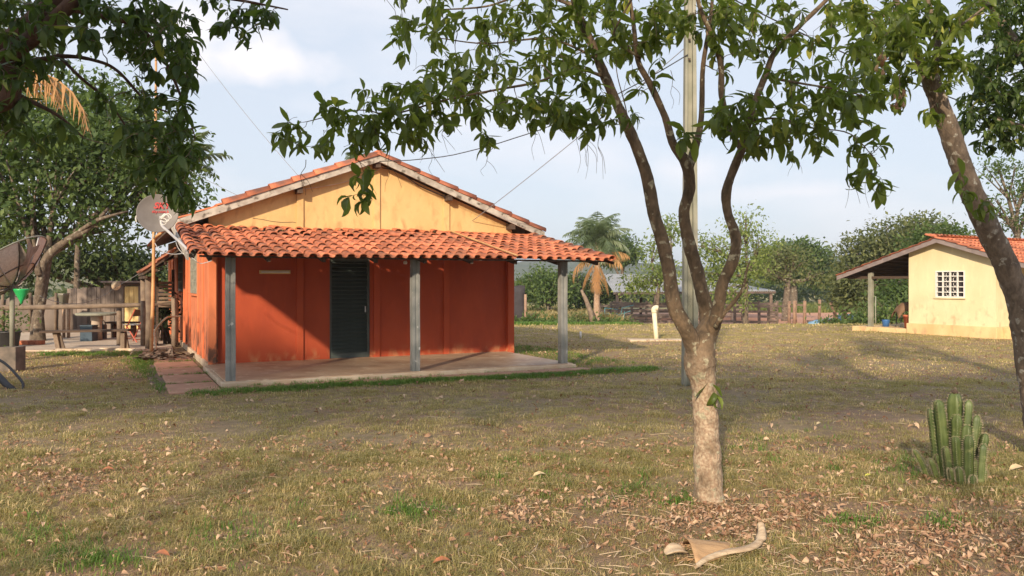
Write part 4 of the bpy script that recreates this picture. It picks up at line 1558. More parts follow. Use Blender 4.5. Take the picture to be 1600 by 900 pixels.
# palm at far left with one big orange dead frond
b = GD(-62, 15)
root_p = palm('palm_tree', 'tall palm at the far left with one big orange dead frond', b,
              [(-.15, 0, 0), (0.0, 0, 2.5), (0.05, 0, 5.25)], [0.15, 0.11, 0.10], 10, 2.6, 0.7, droop=2.0,
              dry=[(R(-6), R(24), 3.15, 2.1), (R(-12), R(34), 2.7, 2.3)])

# large tree over the yard at left
b = GD(58, 21.5)
k_ = 21.5 / F


def rel(px, py, d, b):
    p = P(px, py, d)
    return (p.x - b.x, p.y - b.y, p.z - b.z)


def blob(px, py, rx, ry, d, b, dy=None):
    c = rel(px, py, d, b)
    s = d / F
    return (c[0], c[1], c[2], rx * s, (dy if dy else (rx + ry) * .5 * s), ry * s)


bg_tree('yard_tree', 'big spreading tree with curved limb over the fenced yard at left', b,
        [blob(30, 330, 70, 60, 21.5, b), blob(120, 270, 80, 70, 22, b), blob(220, 300, 70, 60, 22.5, b), blob(60, 220, 80, 70, 22, b), blob(-60, 280, 80, 80, 21.5, b),
         blob(170, 200, 70, 60, 23, b), blob(260, 250, 40, 60, 23, b), blob(150, 360, 70, 30, 22, b)],
        0.20, 15000, M['leaf_bg_mid'],
        [(0, 0, -.05, .19), (0, 0, .5, .15), (.1, 0, 1.1, .13), rel(75, 400, 21.5, b) + (.11,)], clump=.35, per=12, shell=0.35)
lr = MB()
p_, r_ = spline([GD(60, 21.5) + Vector((0, 0, .9)), P(70, 410, 21.3), P(105, 375, 21.2), P(135, 360, 21.2), P(170, 325, 21.3)], [.17, .16, .12, .09, .05], 5)
bt = empty('bare_limb_tree', GD(62, 21.2), 'thin pale barked tree with bent limb in front of the big yard tree', 'tree')
MB().tube([q - bt.location for q in [GD(62, 21.2)] + p_], [.16] + [x * .72 for x in r_], 9, bumpy=.08).build('trunk', M['bark_bg'], bt, True)
for pp in ([P(110, 372, 21.2), P(150, 345, 21.1), P(200, 330, 21.0)], [P(60, 430, 21.2), P(35, 340, 21.2), P(10, 250, 21.2)], [P(62, 430, 21.2), P(50, 350, 21.3), P(60, 280, 21.3)]):
    p2, r2 = spline(pp, [.07, .05, .02], 4)
    MB().tube([q - bt.location for q in p2], r2, 7).build('limb', M['bark_bg'], bt, True)
# taller tree behind the yard tree, top against the sky
b = GD(120, 30)
bg_tree('yard_tree', 'tall light green tree behind the yard, crown top against the sky at left', b,
        [blob(110, 150, 55, 45, 30, b), blob(170, 170, 55, 50, 31, b), blob(60, 190, 60, 60, 30, b), blob(220, 230, 60, 60, 31, b), blob(140, 240, 80, 60, 31, b), blob(270, 300, 45, 50, 31, b), blob(-20, 200, 80, 90, 30, b)],
        0.26, 12000, M['leaf_bg_mid'], [(0, 0, -.05, .13), (0, 0, 2, .10), (.1, 0, 4, .08)], clump=.5, per=12, shell=0.4)
b = GD(200, 32)
bg_tree('dark_tree', 'dark dense tree low behind the plank shed', b,
        [blob(170, 410, 60, 40, 32, b), blob(110, 400, 50, 40, 31, b), blob(230, 420, 40, 30, 33, b), blob(30, 400, 60, 50, 31, b), blob(-50, 400, 60, 60, 31, b)],
        0.24, 9000, M['leaf_bg_dark'], [(0, 0, -.3, .25), (0, 0, 1, .2)], clump=.4, per=12, shell=0.3)
b = GD(225, 45)
bg_tree('light_tree', 'pale green tree between the plank shed and the orange house', b,
        [blob(215, 425, 30, 22, 45, b), blob(240, 440, 25, 20, 44, b), blob(190, 440, 25, 20, 46, b)],
        0.3, 2600, M['leaf_bg_light'], [(0, 0, -.3, .2), (0, 0, 1, .15)], clump=.4, per=10)

# trees in the field, centre and right
b = GD(855, 62)
bg_tree('field_tree', 'round green tree seen between porch wall and right porch post', b,
        [blob(850, 455, 35, 26, 62, b), blob(825, 450, 25, 22, 63, b), blob(880, 452, 25, 22, 63, b), blob(855, 432, 30, 14, 63, b)],
        0.30, 5200, M['leaf_bg_mid'], [(0, 0, -.1, .22), (.1, 0, 1.0, .18)], clump=.45, per=12, shell=0.4)
b = GD(905, 66)
bg_tree('field_tree', 'dark bush tree behind the pale palm trunk', b,
        [blob(910, 460, 30, 26, 66, b), blob(945, 455, 25, 24, 66, b), blob(900, 440, 25, 15, 66, b)],
        0.32, 3600, M['leaf_bg_dark'], [(0, 0, -.1, .22), (.1, 0, 1.0, .18)], clump=.45, per=12, shell=0.3)
b = GD(968, 75)
bg_tree('field_tree', 'round crowned tree standing right behind the palm crown', b,
        [blob(972, 388, 26, 22, 75, b), blob(955, 400, 22, 16, 75, b), blob(985, 400, 14, 14, 75, b)],
        0.42, 3000, M['leaf_bg_mid'], [(0, 0, -.1, .25), (0, 0, 2.0, .2), (.1, 0, 3.2, .16)], clump=.5, per=10, shell=0.45)
b = GD(1025, 50)
bg_tree('field_tree', 'bright green low tree in front of the metal shed, left of the trunk', b,
        [blob(1010, 440, 30, 18, 50, b), blob(1035, 425, 25, 18, 50, b), blob(990, 446, 20, 12, 50, b), blob(1045, 360, 18, 25, 51, b), blob(1020, 390, 16, 18, 51, b)],
        0.25, 3000, M['leaf_bg_light'], [(0, 0, -.1, .14), (.1, 0, 1.6, .12), (.2, 0, 2.5, .09)], clump=.45, per=9, shell=0.4)
b = GD(1165, 46)
bg_tree('field_tree', 'sparse pale barked tree between the right fork and the umbrella tree', b,
        [blob(1130, 400, 32, 35, 46, b), blob(1165, 350, 25, 25, 46, b), blob(1185, 385, 25, 25, 46, b), blob(1165, 425, 35, 25, 46, b), blob(1110, 440, 26, 22, 46, b), blob(1140, 460, 26, 14, 45, b), blob(1100, 385, 18, 18, 46, b)],
        0.22, 5200, M['leaf_bg_light'], [(0, 0, -.1, .17), (0, 0, 1.3, .15), rel(1166, 430, 46, b) + (.12,)], clump=.42, per=9, shell=0.4)
b = GD(1228, 60)
bg_tree('field_tree', 'thin branched olive tree with bare limbs in front of the umbrella tree', b,
        [blob(1195, 415, 30, 16, 60, b), blob(1240, 405, 32, 18, 60, b), blob(1275, 430, 16, 12, 60, b), blob(1215, 395, 25, 14, 60, b), blob(1225, 430, 28, 12, 60, b)],
        0.26, 3000, M['leaf_bg_olive'], [(0, 0, -.1, .32), (0, 0, 1.2, .28), rel(1232, 440, 60, b) + (.2,)], clump=.5, per=9, shell=0.4)
b = GD(1240, 92)
bg_tree('umbrella_tree', 'broad flat crowned dark green tree beyond the corral', b,
        [blob(1240, 400, 45, 24, 92, b), blob(1205, 410, 30, 20, 92, b), blob(1275, 408, 24, 24, 92, b), blob(1285, 430, 18, 20, 92, b), blob(1235, 425, 45, 14, 92, b)],
        0.5, 14000, M['leaf_bg_mid'], [(0, 0, -.1, .5), (0, 0, 2, .4), rel(1238, 440, 92, b) + (.3,)], clump=.55, per=12, shell=0.5)
b = GD(1370, 50)
bg_tree('field_tree', 'large drooping olive green tree behind the veranda of the yellow house', b,
        [blob(1400, 375, 45, 32, 50, b), blob(1350, 400, 38, 35, 50, b), blob(1325, 435, 22, 28, 49, b), blob(1440, 365, 40, 28, 51, b), blob(1380, 430, 45, 35, 50, b), blob(1335, 465, 30, 22, 49, b), blob(1420, 440, 40, 45, 50, b)],
        0.27, 20000, M['leaf_bg_olive'], [(0, 0, -.1, .4), (0, 0, 1.5, .34), (.1, 0, 2.6, .28)], clump=.45, per=13, shell=0.45)
b = GD(1470, 44)
bg_tree('field_tree', 'leafy green tree right behind the ridge of the yellow house', b,
        [blob(1470, 375, 30, 28, 44, b), blob(1495, 380, 25, 25, 44, b), blob(1440, 385, 22, 22, 44, b), blob(1410, 460, 35, 35, 42, b)],
        0.26, 6000, M['leaf_bg_mid'], [(0, 0, -.1, .3), (0, 0, 1.5, .24), (.1, 0, 2.6, .18)], clump=.4, per=12, shell=0.4)
b = GD(1600, 32)
bg_tree('field_tree', 'thin branched tree behind the right roof slope of the yellow house', b,
        [blob(1560, 262, 40, 14, 32, b), blob(1600, 290, 30, 25, 32, b), blob(1550, 320, 22, 22, 32, b), blob(1585, 350, 25, 20, 32, b), blob(1630, 300, 40, 60, 32, b)],
        0.16, 3200, M['leaf_bg_mid'], [(0, 0, -.1, .22), (-.1, 0, 2, .17), rel(1590, 370, 32, b) + (.12,)], clump=.3, per=8, shell=0.2)
b = GD(1540, 60)
bg_tree('field_tree', 'dark tree hidden mostly behind the yellow house roof', b,
        [blob(1530, 400, 50, 25, 60, b), blob(1600, 410, 50, 25, 60, b)],
        0.35, 2400, M['leaf_bg_dark'], [(0, 0, -.1, .3), (0, 0, 2.4, .2)], clump=.5, per=10)

# shade trees standing behind the photographer; their crowns shade the middle of the lawn
for k, (x, y, lb) in enumerate(((-11.0, -4.6, 'leafy shade tree behind the photographer, farthest left of the row'), (-5.5, -5.0, 'leafy shade tree behind the photographer, second from left'),
                                (0.2, -4.8, 'leafy shade tree behind the photographer, third from left'), (5.3, -4.0, 'leafy shade tree behind the photographer, farthest right of the row'))):
    bg_tree('shade_tree', lb, Vector((x, y, 0)),
            [(0, 0, 6.9, 3.1, 1.2, 0.9), (1.6, .5, 6.7, 1.8, 1.3, .7), (-1.7, .3, 6.7, 1.8, 1.2, .8)] + ([(0.5, .2, 8.0, 3.4, 1.3, .8)] if k < 2 else []),
            0.24, 5600 if k else 6400, M['leaf_bg_dark'], [(0, 0, -.05, .11), (.1, 0, 2, .085), (0, 0, 4.6, .06)], clump=.42, per=12, shell=0.1)

# woodland belts
mats_, rn_ = [], []
for (x0, x1, y0, y1, h0, h1, n) in ((-75, -18, 60, 75, 2.5, 4.5, 3500), (-18, 25, 105, 125, 2.2, 3.6, 7000), (25, 90, 100, 125, 2.4, 4.0, 12000), (90, 160, 90, 130, 3, 6, 4000)):
    ncl = n // 20
    cx = rng.uniform(x0, x1, ncl)
    cy = rng.uniform(y0, y1, ncl)
    hh = rng.uniform(h0, h1, ncl) * (0.75 + 0.35 * np.sin(cx * 0.35) * np.sin(cx * 0.13 + 2))
    idx = np.repeat(np.arange(ncl), 20)
    t = rng.random(len(idx))
    pos = np.stack([cx[idx] + rng.normal(size=len(idx)) * 1.1, cy[idx] + rng.normal(size=len(idx)) * 1.1, -1.4 + hh[idx] * np.sqrt(t) + rng.normal(size=len(idx)) * .2], 1)
    mats_.append(frames(rand_dirs(len(idx)), rand_dirs(len(idx)) + np.array([0, -.5, .6]), pos, rng.uniform(.5, 1.0, len(idx))))
o = merged('woodland', *DIA, np.concatenate(mats_), M['wood_far'])
meta(o, 'mass of far dark green woodland along the back of the fields', 'woodland', kind='stuff')

# ------------------------------------------------------------------ yellow house
A = Vector((12.25, 24.7, 0))
g_ = Vector((.511, -.859, 0)).normalized()     # along the gable, towards the right corner
r_v = Vector((.859, .511, 0)).normalized()     # into the house
PHI2 = math.atan2(g_.y, g_.x)
yh = empty('yellow_house', A, 'small pale yellow house with tiled roof, white grid window and open veranda', 'house', rz=PHI2)
# local: x along gable, y into house
GW = 2.61
mb = MB()
wx0, wx1, wz0, wz1 = 0.86, 1.74, 1.13, 1.92
mb.bx(0, wx0, 0, .15, .32, 2.25).bx(wx1, GW, 0, .15, .32, 2.25).bx(wx0, wx1, 0, .15, .32, wz0).bx(wx0, wx1, 0, .15, wz1, 2.25)
rz_ = lambda x: 2.84 - 0.322 * abs(x - 1.06)
mb.prism([(0, 2.25), (GW, 2.25), (GW, rz_(GW) - .02), (1.06, rz_(1.06) - .02), (0, rz_(0) - .02)], 0, .15)
mb.build('gable_wall', M['yellow'], yh)
MB().bx(0, .15, .15, 8, .32, rz_(0) - .03).build('side_wall', M['yellow'], yh)
MB().bx(GW - .15, GW, .15, .85, .32, rz_(GW) - .03).build('side_wall', M['yellow'], yh)
MB().bx(GW - 1.45, GW - .152, .70, .85, .32, rz_(GW) - .03).build('side_wall', M['yellow'], yh)
MB().bx(GW - 1.6, GW - 1.452, .70, 8, .32, rz_(GW - 1.6) - .03).build('side_wall', M['yellow'], yh)
MB().box((GW + 1.2, 3.2, .9), (.12, .12, 1.9)).build('veranda_post', M['pole'], yh, bevel=.008)
MB().bx(-.05, GW + .05, -.05, 8.05, -.1, .318).build('plinth', M['plinth'], yh, bevel=.015)
MB().bx(GW + .052, GW + 0.9, .3, 8.05, -.1, .28).build('plinth', M['plinth'], yh, bevel=.015)
MB().bx(-2.0, -.052, .0, 6, -.1, .14).build('veranda_floor', M['plinth'], yh, bevel=.015)
w = MB()
for q in ((wx0, wx0 + .035, wz0, wz1), (wx1 - .035, wx1, wz0, wz1), (wx0 + .035, wx1 - .035, wz0, wz0 + .035), (wx0 + .035, wx1 - .035, wz1 - .035, wz1)):
    w.bx(q[0], q[1], -.02, .06, q[2], q[3])
w = w.build('window', M['white'], yh)
for i in range(1, 4):
    x = wx0 + (wx1 - wx0) * i / 4
    MB().bx(x - .016, x + .016, -.012, .04, wz0 + .035, wz1 - .035).build('bar', M['white'], w)
for i in range(1, 5):
    z = wz0 + (wz1 - wz0) * i / 5
    for j in range(4):
        xa = wx0 + (wx1 - wx0) * j / 4 + (.035 if j == 0 else .016)
        xb = wx0 + (wx1 - wx0) * (j + 1) / 4 - (.035 if j == 3 else .016)
        MB().bx(xa, xb, -.008, .03, z - .013, z + .013).build('bar', M['white'], w)
MB().bx(wx0 + .01, wx1 - .01, .07, .08, wz0 + .01, wz1 - .01).build('pane', M['glass'], w)
for i in (1, 2):      # ornamental scroll grille in the two middle columns
    cx = wx0 + (wx1 - wx0) * (i + .5) / 4
    pts = []
    for k in range(41):
        t = k / 40
        pts.append((cx + .05 * math.sin(t * 5 * math.pi), .055, wz0 + .04 + t * (wz1 - wz0 - .08)))
    MB().tube(pts, .007, 5).build('scroll', M['white'], w)
    MB().tube([(2 * cx - p[0], p[1] + .01, p[2]) for p in pts], .007, 5).build('scroll', M['white'], w)
MB().bx(wx0 - .03, wx1 + .03, -.05, -.021, wz0 - .035, wz0 - .002).build('sill', M['yellow'], w)
XL, XR = -2.36, 4.3
mb = MB()
mb.prism([(XL, rz_(XL)), (1.06, rz_(1.06)), (XR, rz_(XR)), (XR, rz_(XR) + .04), (1.06, rz_(1.06) + .04), (XL, rz_(XL) + .04)], -.27, 8)
mb.build('roof_deck', M['dark_wood'], yh)
for a, b in ((XL, 1.06), (1.06, XR)):
    MB().prism([(a, rz_(a) - .09), (b, rz_(b) - .09), (b, rz_(b) + .055), (a, rz_(a) + .055)], -.31, -.275).build('fascia_board', M['brown_board'], yh, bevel=.004)
for k in range(7):
    x = XL + .15 + k * .33
    MB().bx(x - .025, x + .025, -.265, 6, rz_(x) - .08, rz_(x) - .018).build('batten', M['dark_wood'], yh)
# roof tiles: columns run down the slope, left slope and right slope
s2 = math.atan(.322)
rowl = .34
lefts = int((1.06 - XL) / math.cos(s2) / rowl) + 1
rights = int((XR - 1.06) / math.cos(s2) / rowl) + 1
tmy = tile_mesh('roof_tile', .2, rowl * 1.12, M['tile'], .05).mesh('roof_tile', M['tile'], True)
restm = []
cnt = 0
for side, rows in ((1, rights), (-1, lefts)):
    for j in range(38):
        for i in range(rows):
            xx = (XR - i * rowl * math.cos(s2)) if side == 1 else (XL + i * rowl * math.cos(s2))
            yy = -.24 + j * .2
            rot = Matrix.Rotation(side * math.pi / 2, 4, 'Z') @ Matrix.Rotation(s2, 4, 'X')
            mt = Matrix.Translation((xx, yy, rz_(xx) + .045 + random.uniform(0, .008))) @ rot @ Matrix.Rotation(random.gauss(0, .03), 4, 'Z')
            if (side == 1 and j < 25) or (side == -1 and j < 2):
                loc, q, s = mt.decompose()
                inst('roof_tile', tmy, yh, loc, q)
                cnt += 1
            else:
                restm.append(np.array(mt))
tb = tile_mesh('t', .2, rowl * 1.12, M['tile'], .05)
o = merged('farther_tiles', tb.v, tb.f, np.array(restm), M['tile_many'], yh)
o['kind'] = 'stuff'
cy_ = cap_mesh('ridge_tile', .085, .42, M['tile_dark'])
for j in range(20):
    inst('ridge_tile', cy_, yh, (1.06, -.28 + j * .38, rz_(1.06) + .07), (random.gauss(0, .01), 0, random.gauss(0, .03)))
MB().box((-1.39, .12, 1.02), (.13, .13, 1.76)).build('veranda_post', M['pole'], yh, bevel=.008)
MB().bx(-2.2, -.01, .06, .18, rz_(-2.2) - .1, rz_(-2.2) - .02).build('beam', M['dark_wood'], yh)
MB().box((-1.39, 5.5, .95), (.13, .13, 1.62)).build('veranda_post', M['pole'], yh, bevel=.008)


def YW(x, y, z=0):
    return A + g_ * x + r_v * y + Vector((0, 0, z))


# things on the veranda
st = empty('covered_stand', YW(-.58, .75, .14), 'brown hide draped over a black wire stand on the yellow veranda', 'stand')
for sx in (-.24, .24):
    for sy in (-.16, .16):
        MB().tube([(sx, sy, 0), (sx * .9, sy, .62)], .015, 6).build('leg', M['black_plastic'], st)
MB().tube([(.12 * math.cos(a), -.16, .2 + .12 * math.sin(a)) for a in np.linspace(0, 2 * math.pi, 17)], .012, 5).build('wheel', M['mast'], st)
MB().bar((-.24, -.16, .3), (.24, -.16, .3), .02).bar((-.24, .16, .3), (.24, .16, .3), .02).build('rung', M['black_plastic'], st)
mb = MB()
nn = 12
for j in range(nn):
    for i in range(nn):
        a, c = -1 + 2 * i / (nn - 1), -1 + 2 * j / (nn - 1)
        mb.v.append((a * .36, c * .26, .80 - .30 * abs(a) ** 2.2 - .22 * abs(c) ** 3 + .03 * mnoise.noise(Vector((a * 3, c * 3, 0)))))
for j in range(nn - 1):
    for i in range(nn - 1):
        q = j * nn + i
        mb.f.append((q, q + 1, q + nn + 1, q + nn))
o = mb.build('cover', M['leather'], st, True)
o.modifiers.new('solid', 'SOLIDIFY').thickness = .02
b_ = MB().lathe([(.10, 0), (.12, .2), (.125, .22), (.11, .22), (.10, .03)], 14).build('bucket', M['blue'], None, True)
b_.location = YW(-1.15, .55, .14)
meta(b_, 'blue bucket on the veranda floor beside the covered stand', 'bucket')
b_ = MB().lathe([(.11, 0), (.15, .36), (.165, .36), (.17, .42), (.15, .42), (.13, .38)], 14).build('flower_pot', M['clay'], None, True)
b_.location = YW(-.2, .3, .14)
meta(b_, 'tall terracotta pot against the yellow house corner', 'pot')
hc = empty('wreath', YW(-.02, .45, 1.65), 'dark round wreath hanging on the veranda side wall', 'wreath')
MB().tube([(-.04, .09 * math.cos(a), .14 * math.sin(a)) for a in np.linspace(0, 2 * math.pi, 19)], .022, 6, bumpy=.2).build('ring', M['dark_wood'], hc, True)
MB().tube([(-.03, 0, .14), (-.02, 0, .3)], .004, 5).build('cord', M['cable'], hc)

# ------------------------------------------------------------------ utility pole and wires
pb = Vector((P(1078, 0, 12.3).x, 12.3, 0))
pole = empty('utility_pole', pb, 'tall grooved concrete power pole directly behind the foreground tree', 'pole')
mb = MB()
zs = [-.1, 2.2, 4.5, 6.6]
for i, z in enumerate(zs):
    k = 1 - .35 * i / 3
    wx, wy = .115 * k, .10 * k
    prof = [(-wx, -wy), (-wx * .55, -wy), (-wx * .5, -wy * .25), (wx * .3, -wy * .25), (wx * .35, -wy), (wx, -wy), (wx, wy), (wx * .35, wy), (wx * .3, wy * .25), (-wx * .5, wy * .25), (-wx * .55, wy), (-wx, wy)]
    lean = .0 + .0 * z
    mb.v += [(x + lean, y, z) for x, y in prof]
n = 12
for i in range(3):
    for k in range(n):
        k2 = (k + 1) % n
        mb.f.append((i * n + k, i * n + k2, (i + 1) * n + k2, (i + 1) * n + k))
mb.f.append(tuple(3 * n + k for k in range(n)))
mb.build('shaft', M['pole'], pole, bevel=.004)
for z in (5.0, 5.3, 5.6):
    MB().box((-.02, -.06, z), (.03, .02, .03)).build('bolt', M['dark_wood'], pole)
ins = []
for z in (5.9, 6.2):
    MB().lathe([(.02, -.04), (.045, -.03), (.03, 0), (.045, .03), (.02, .04)], 10, (-.14, 0, z)).build('insulator', M['white_plastic'], pole, True)


def wire(name, label, a, b, sag, r=.006, mat='cable', wob=0):
    pts = []
    for i in range(25):
        t = i / 24
        p = a.lerp(b, t)
        p.z -= sag * 4 * t * (1 - t)
        if wob:
            p += Vector((0, 0, wob * math.sin(t * 40) * .5 + wob * math.sin(t * 17)))
        pts.append(p)
    o = MB().tube([p - a for p in pts], r, 5).build(name, M[mat], None, True, loc=a)
    meta(o, label, 'wire')
    return o


ptop = pb + Vector((-.14, 0, 6.1))
gable_pk = HW(RU, FV - .03, roofz(RU) - .05)
ug, zg = hit_v(738, 345, WV - .02)
wire('wire', 'thin grey wire running from the ochre gable up to the concrete pole', HW(ug, WV - .03, zg), P(1085, 62, 12.3), .05, .007, 'cable_grey')
wire('wire', 'black twisted service cable from the gable peak towards the tree', gable_pk, P(1075, 85, 12.2), .42, .009, 'cable', .006)
wire('wire', 'black cable leaving the pole towards the leaning tree at upper right', P(1090, -30, 12.3), P(1640, 205, 16), .18, .012)
wire('wire', 'thin wire crossing the sky left of the gable', P(290, 55, 19), P(480, 290, 17), .1, .006, 'cable_grey')
wire('wire', 'thin wire from behind the satellite dish down to the house roof', P(270, 250, 20), P(400, 318, 17.5), .05, .006, 'cable_grey')
# cables along the gable under the fascia
c1 = [hit_v(*p, WV - .06) for p in ((462, 297), (500, 292), (540, 284), (580, 270), (597, 262))]
o = MB().tube(spline([HW(u, WV - .06, z) for u, z in c1], sub=4), .010, 5).build('cable', M['kerb'])
meta(o, 'pale cable strung across the left half of the ochre gable', 'cable')
c1 = [hit_v(*p, WV - .10) for p in ((597, 262), (625, 270), (655, 290), (685, 303), (705, 313))]
o = MB().tube(spline([HW(u, WV - .10, z) for u, z in c1], sub=4), .010, 5).build('cable', M['cable'])
meta(o, 'dark cable bundle under the right fascia of the gable', 'cable')

# ------------------------------------------------------------------ satellite dish and bamboo pole
bb = HW(-.72, 7.3, 0)
bb = Vector((P(236, 0, 18.2).x, 18.2, 0))
bp = empty('bamboo_pole', bb, 'tall orange bamboo pole standing beside the grey log post', 'pole')
pts = [Vector((0, 0, -.05)), P(239, 460, 18.2) - bb, P(241, 330, 18.2) - bb, P(243, 200, 18.2) - bb, P(244, 60, 18.2) - bb]
p_, r_ = spline(pts, [.04, .038, .034, .03, .022], 9)
MB().tube(p_, [r * (1.10 if i % 3 == 0 else 1) for i, r in enumerate(r_)], 10).build('cane', M['bamboo'], bp, True)
MB().tube([P(240, 372, 18.15) - bb, P(262, 358, 18.0) - bb], .03, 8).build('side_cane', M['bamboo'], bp, True)

dc = P(246, 333, 12.6)
dish = empty('satellite_dish', dc, 'grey round satellite dish with red lettering fixed to the porch roof corner', 'satellite dish')
nrm = Vector((0.33, -1.0, 0.18)).normalized()
xa = Vector((0, 0, 1)).cross(nrm).normalized()
ya = nrm.cross(xa)
rotd = Matrix((xa, ya, nrm)).transposed()
RD = .30
prof = [(0.004, -.055)] + [(RD * t, -.055 + .055 * t * t) for t in (.2, .4, .6, .8, .95, 1.0)] + [(RD * 1.025, .0), (RD * 1.025, -.012), (RD * .98, -.014), (RD * .8, -.035), (RD * .4, -.064), (0.004, -.07)]
MB().lathe(prof, 40, (0, 0, 0), rotd).build('reflector', M['dish'], dish, True)


def text_part(txt, size, pos, rot, parent, mat, name='lettering', shear=.25, ext=.001, offs=0.0):
    cu = bpy.data.curves.new(name, 'FONT')
    cu.body = txt
    cu.size = size
    cu.extrude = ext
    cu.shear = shear
    cu.offset = offs
    cu.align_x = 'CENTER'
    cu.align_y = 'CENTER'
    tmp = bpy.data.objects.new(name, cu)
    COL.objects.link(tmp)
    bpy.context.view_layer.update()
    me = bpy.data.meshes.new_from_object(tmp.evaluated_get(bpy.context.evaluated_depsgraph_get()))
    bpy.data.objects.remove(tmp)
    me.materials.clear()
    me.materials.append(mat)
    o = bpy.data.objects.new(name, me)
    COL.objects.link(o)
    o.parent = parent
    o.matrix_local = Matrix.Translation(pos) @ rot.to_4x4()
    return o


text_part('SKY', .135, rotd @ Vector((.055, .125, -.026)), rotd, dish, M['red_print'], ext=.002, offs=.004)
text_part('sky.com.br', .062, rotd @ Vector((.05, .035, -.040)), rotd, dish, M['red_print'], ext=.002, shear=.1, offs=.001)
a1_ = P(300, 397, 11.75) - dc
MB().tube(spline([a1_, P(285, 382, 11.85) - dc, P(262, 361, 12.1) - dc, P(253, 352, 12.2) - dc, P(251, 338, 12.25) - dc], sub=5), .021, 10).build('mast', M['mast'], dish, True)
MB().box(a1_, (.09, .07, .11), Matrix.Rotation(.5, 3, 'Y')).build('bracket', M['concrete_post'], dish, bevel=.005)
MB().tube([P(251, 343, 12.25) - dc, P(258, 336, 12.1) - dc], .028, 10).build('feed_horn', M['white_plastic'], dish, True)
for k, (cx, cy, rr) in enumerate(((258, 341, 6), (255, 346, 5), (262, 339, 5))):
    MB().tube([P(cx + rr * 1.1 * math.cos(a), cy + rr * math.sin(a), 12.05 + .01 * k) - dc for a in np.linspace(-2.2, 2.6, 14)], .006, 5).build('cable_loop', M['white_plastic'], dish)
MB().tube(spline([P(242, 380, 12.3) - dc, P(250, 391, 12.2) - dc, P(268, 397, 12.0) - dc, P(284, 396, 11.9) - dc, P(300, 392, 11.8) - dc], sub=5), .006, 5).build('feed_cable', M['mast'], dish)
MB().tube([P(213, 347, 12.6) - dc, P(212, 340, 12.6) - dc, P(217, 330, 12.6) - dc, P(222, 322, 12.62) - dc], .010, 6).build('rim_bracket', M['white_plastic'], dish)
MB().tube([P(245, 356, 12.62) - dc, P(240, 372, 12.7) - dc], .012, 6).build('strut', M['mast'], dish)
o = MB().tube(spline([HW(-.60, 2.5, 2.62), HW(-.66, 1.2, 2.22), HW(-.64, .1, 2.02), HW(-.55, -.5, 1.93), HW(-.45, -.5, 1.86), HW(-.3, -.5, 1.9)], sub=5), .0055, 5).build('cable', M['white_plastic'])
meta(o, 'white cable drooping along the left edge of the porch roof', 'cable')

# ------------------------------------------------------------------ left yard
mb = MB()
yd = [G(-40, 548), G(60, 549), G(270, 546), G(262, 530), GD(250, 27), GD(-80, 27)]
z0 = .03
nq = len(yd)
mb.add([(p.x, p.y, z0) for p in yd] + [(p.x, p.y, -.1) for p in yd], [tuple(range(nq)), tuple(reversed(range(nq, 2 * nq)))] + [(i, i + nq, (i + 1) % nq + nq, (i + 1) % nq) for i in range(nq)])
meta(mb.build('yard_floor', M['yard']), kind='structure')
# broken edge of the yard: flat stones
for k, px in enumerate((85, 104, 128, 150, 172, 196, 218)):
    p = G(px, 548 + random.uniform(-2, 2))
    mb = MB().lathe([(.22, -.03), (.25, .02), (.2, .05)], 7, (0, 0, 0))
    mb.v = [(x * random.uniform(.9, 1.3), y * .5, z) for x, y, z in mb.v]
    o = mb.build('flat_stone', M['kerb'], None, False, loc=p)
    meta(o, ('leftmost', 'second', 'third', 'middle', 'fifth', 'sixth', 'rightmost')[k] + ' flat pale stone from the left along the broken yard edge', 'stone', 'flat stones along the yard edge')
# rail fence
fr = empty('rail_fence', G(186, 541), 'rustic log rail fence along the cement yard', 'fence')


def fp(px, py, d):
    return P(px, py, d) - fr.location


MB().tube([fp(-60, 480, 19.6), fp(30, 480.5, 19.6), fp(120, 479, 19.5), fp(200, 477, 19.6), fp(276, 475, 19.8)], [.055, .062, .058, .052, .05], 10, bumpy=.1).build('rail', M['rail_wood'], fr, True)
for px, py0, d, r_ in ((186, 476, 19.8, .065), (224, 470, 19.6, .07), (273, 466, 19.7, .085)):
    b_ = Vector((P(px, 0, d).x, d, 0)) - fr.location
    t_ = fp(px, py0, d)
    MB().tube([b_ - Vector((0, 0, .05)), b_.lerp(t_, .5) + Vector((.012, 0, 0)), t_], [r_, r_ * .95, r_], 10, bumpy=.08).build('post', M['rail_wood'], fr, True)
# low bench
bd = 18.6
bn = empty('long_bench', Vector((P(136, 0, bd).x, bd, 0)), 'long dark plank bench standing in front of the rail fence', 'bench')


def bpn(px, py, d=bd):
    return P(px, py, d) - bn.location


MB().box((0, 0, .455), (2.05, .3, .05), Matrix.Rotation(-.02, 3, 'Y')).build('seat', M['dark_wood'], bn, bevel=.006)
for px, dx in ((88, .04), (192, -.02)):
    x = bpn(px, 517).x
    MB().bar((x + dx, .05, -.02), (x - dx * .6, 0, .43), .1, .09).build('leg', M['rail_wood'], bn, bevel=.008)
    MB().bar((x + dx + .1, .1, -.02), (x + .02, .06, .43), .06, .06).build('leg', M['rail_wood'], bn, bevel=.008)
# round table
td = 21.6
tb_ = empty('round_table', Vector((P(151, 0, td).x, td, .03)), 'round concrete pedestal table on the cement yard', 'table')
MB().lathe([(.50, .66), (.52, .68), (.52, .71), (.5, .73)], 28).build('table_top', M['pole'], tb_, False)
MB().lathe([(.14, 0), (.13, .3), (.13, .5), (.15, .52), (.15, .66)], 14).build('pedestal', M['yard'], tb_, True)
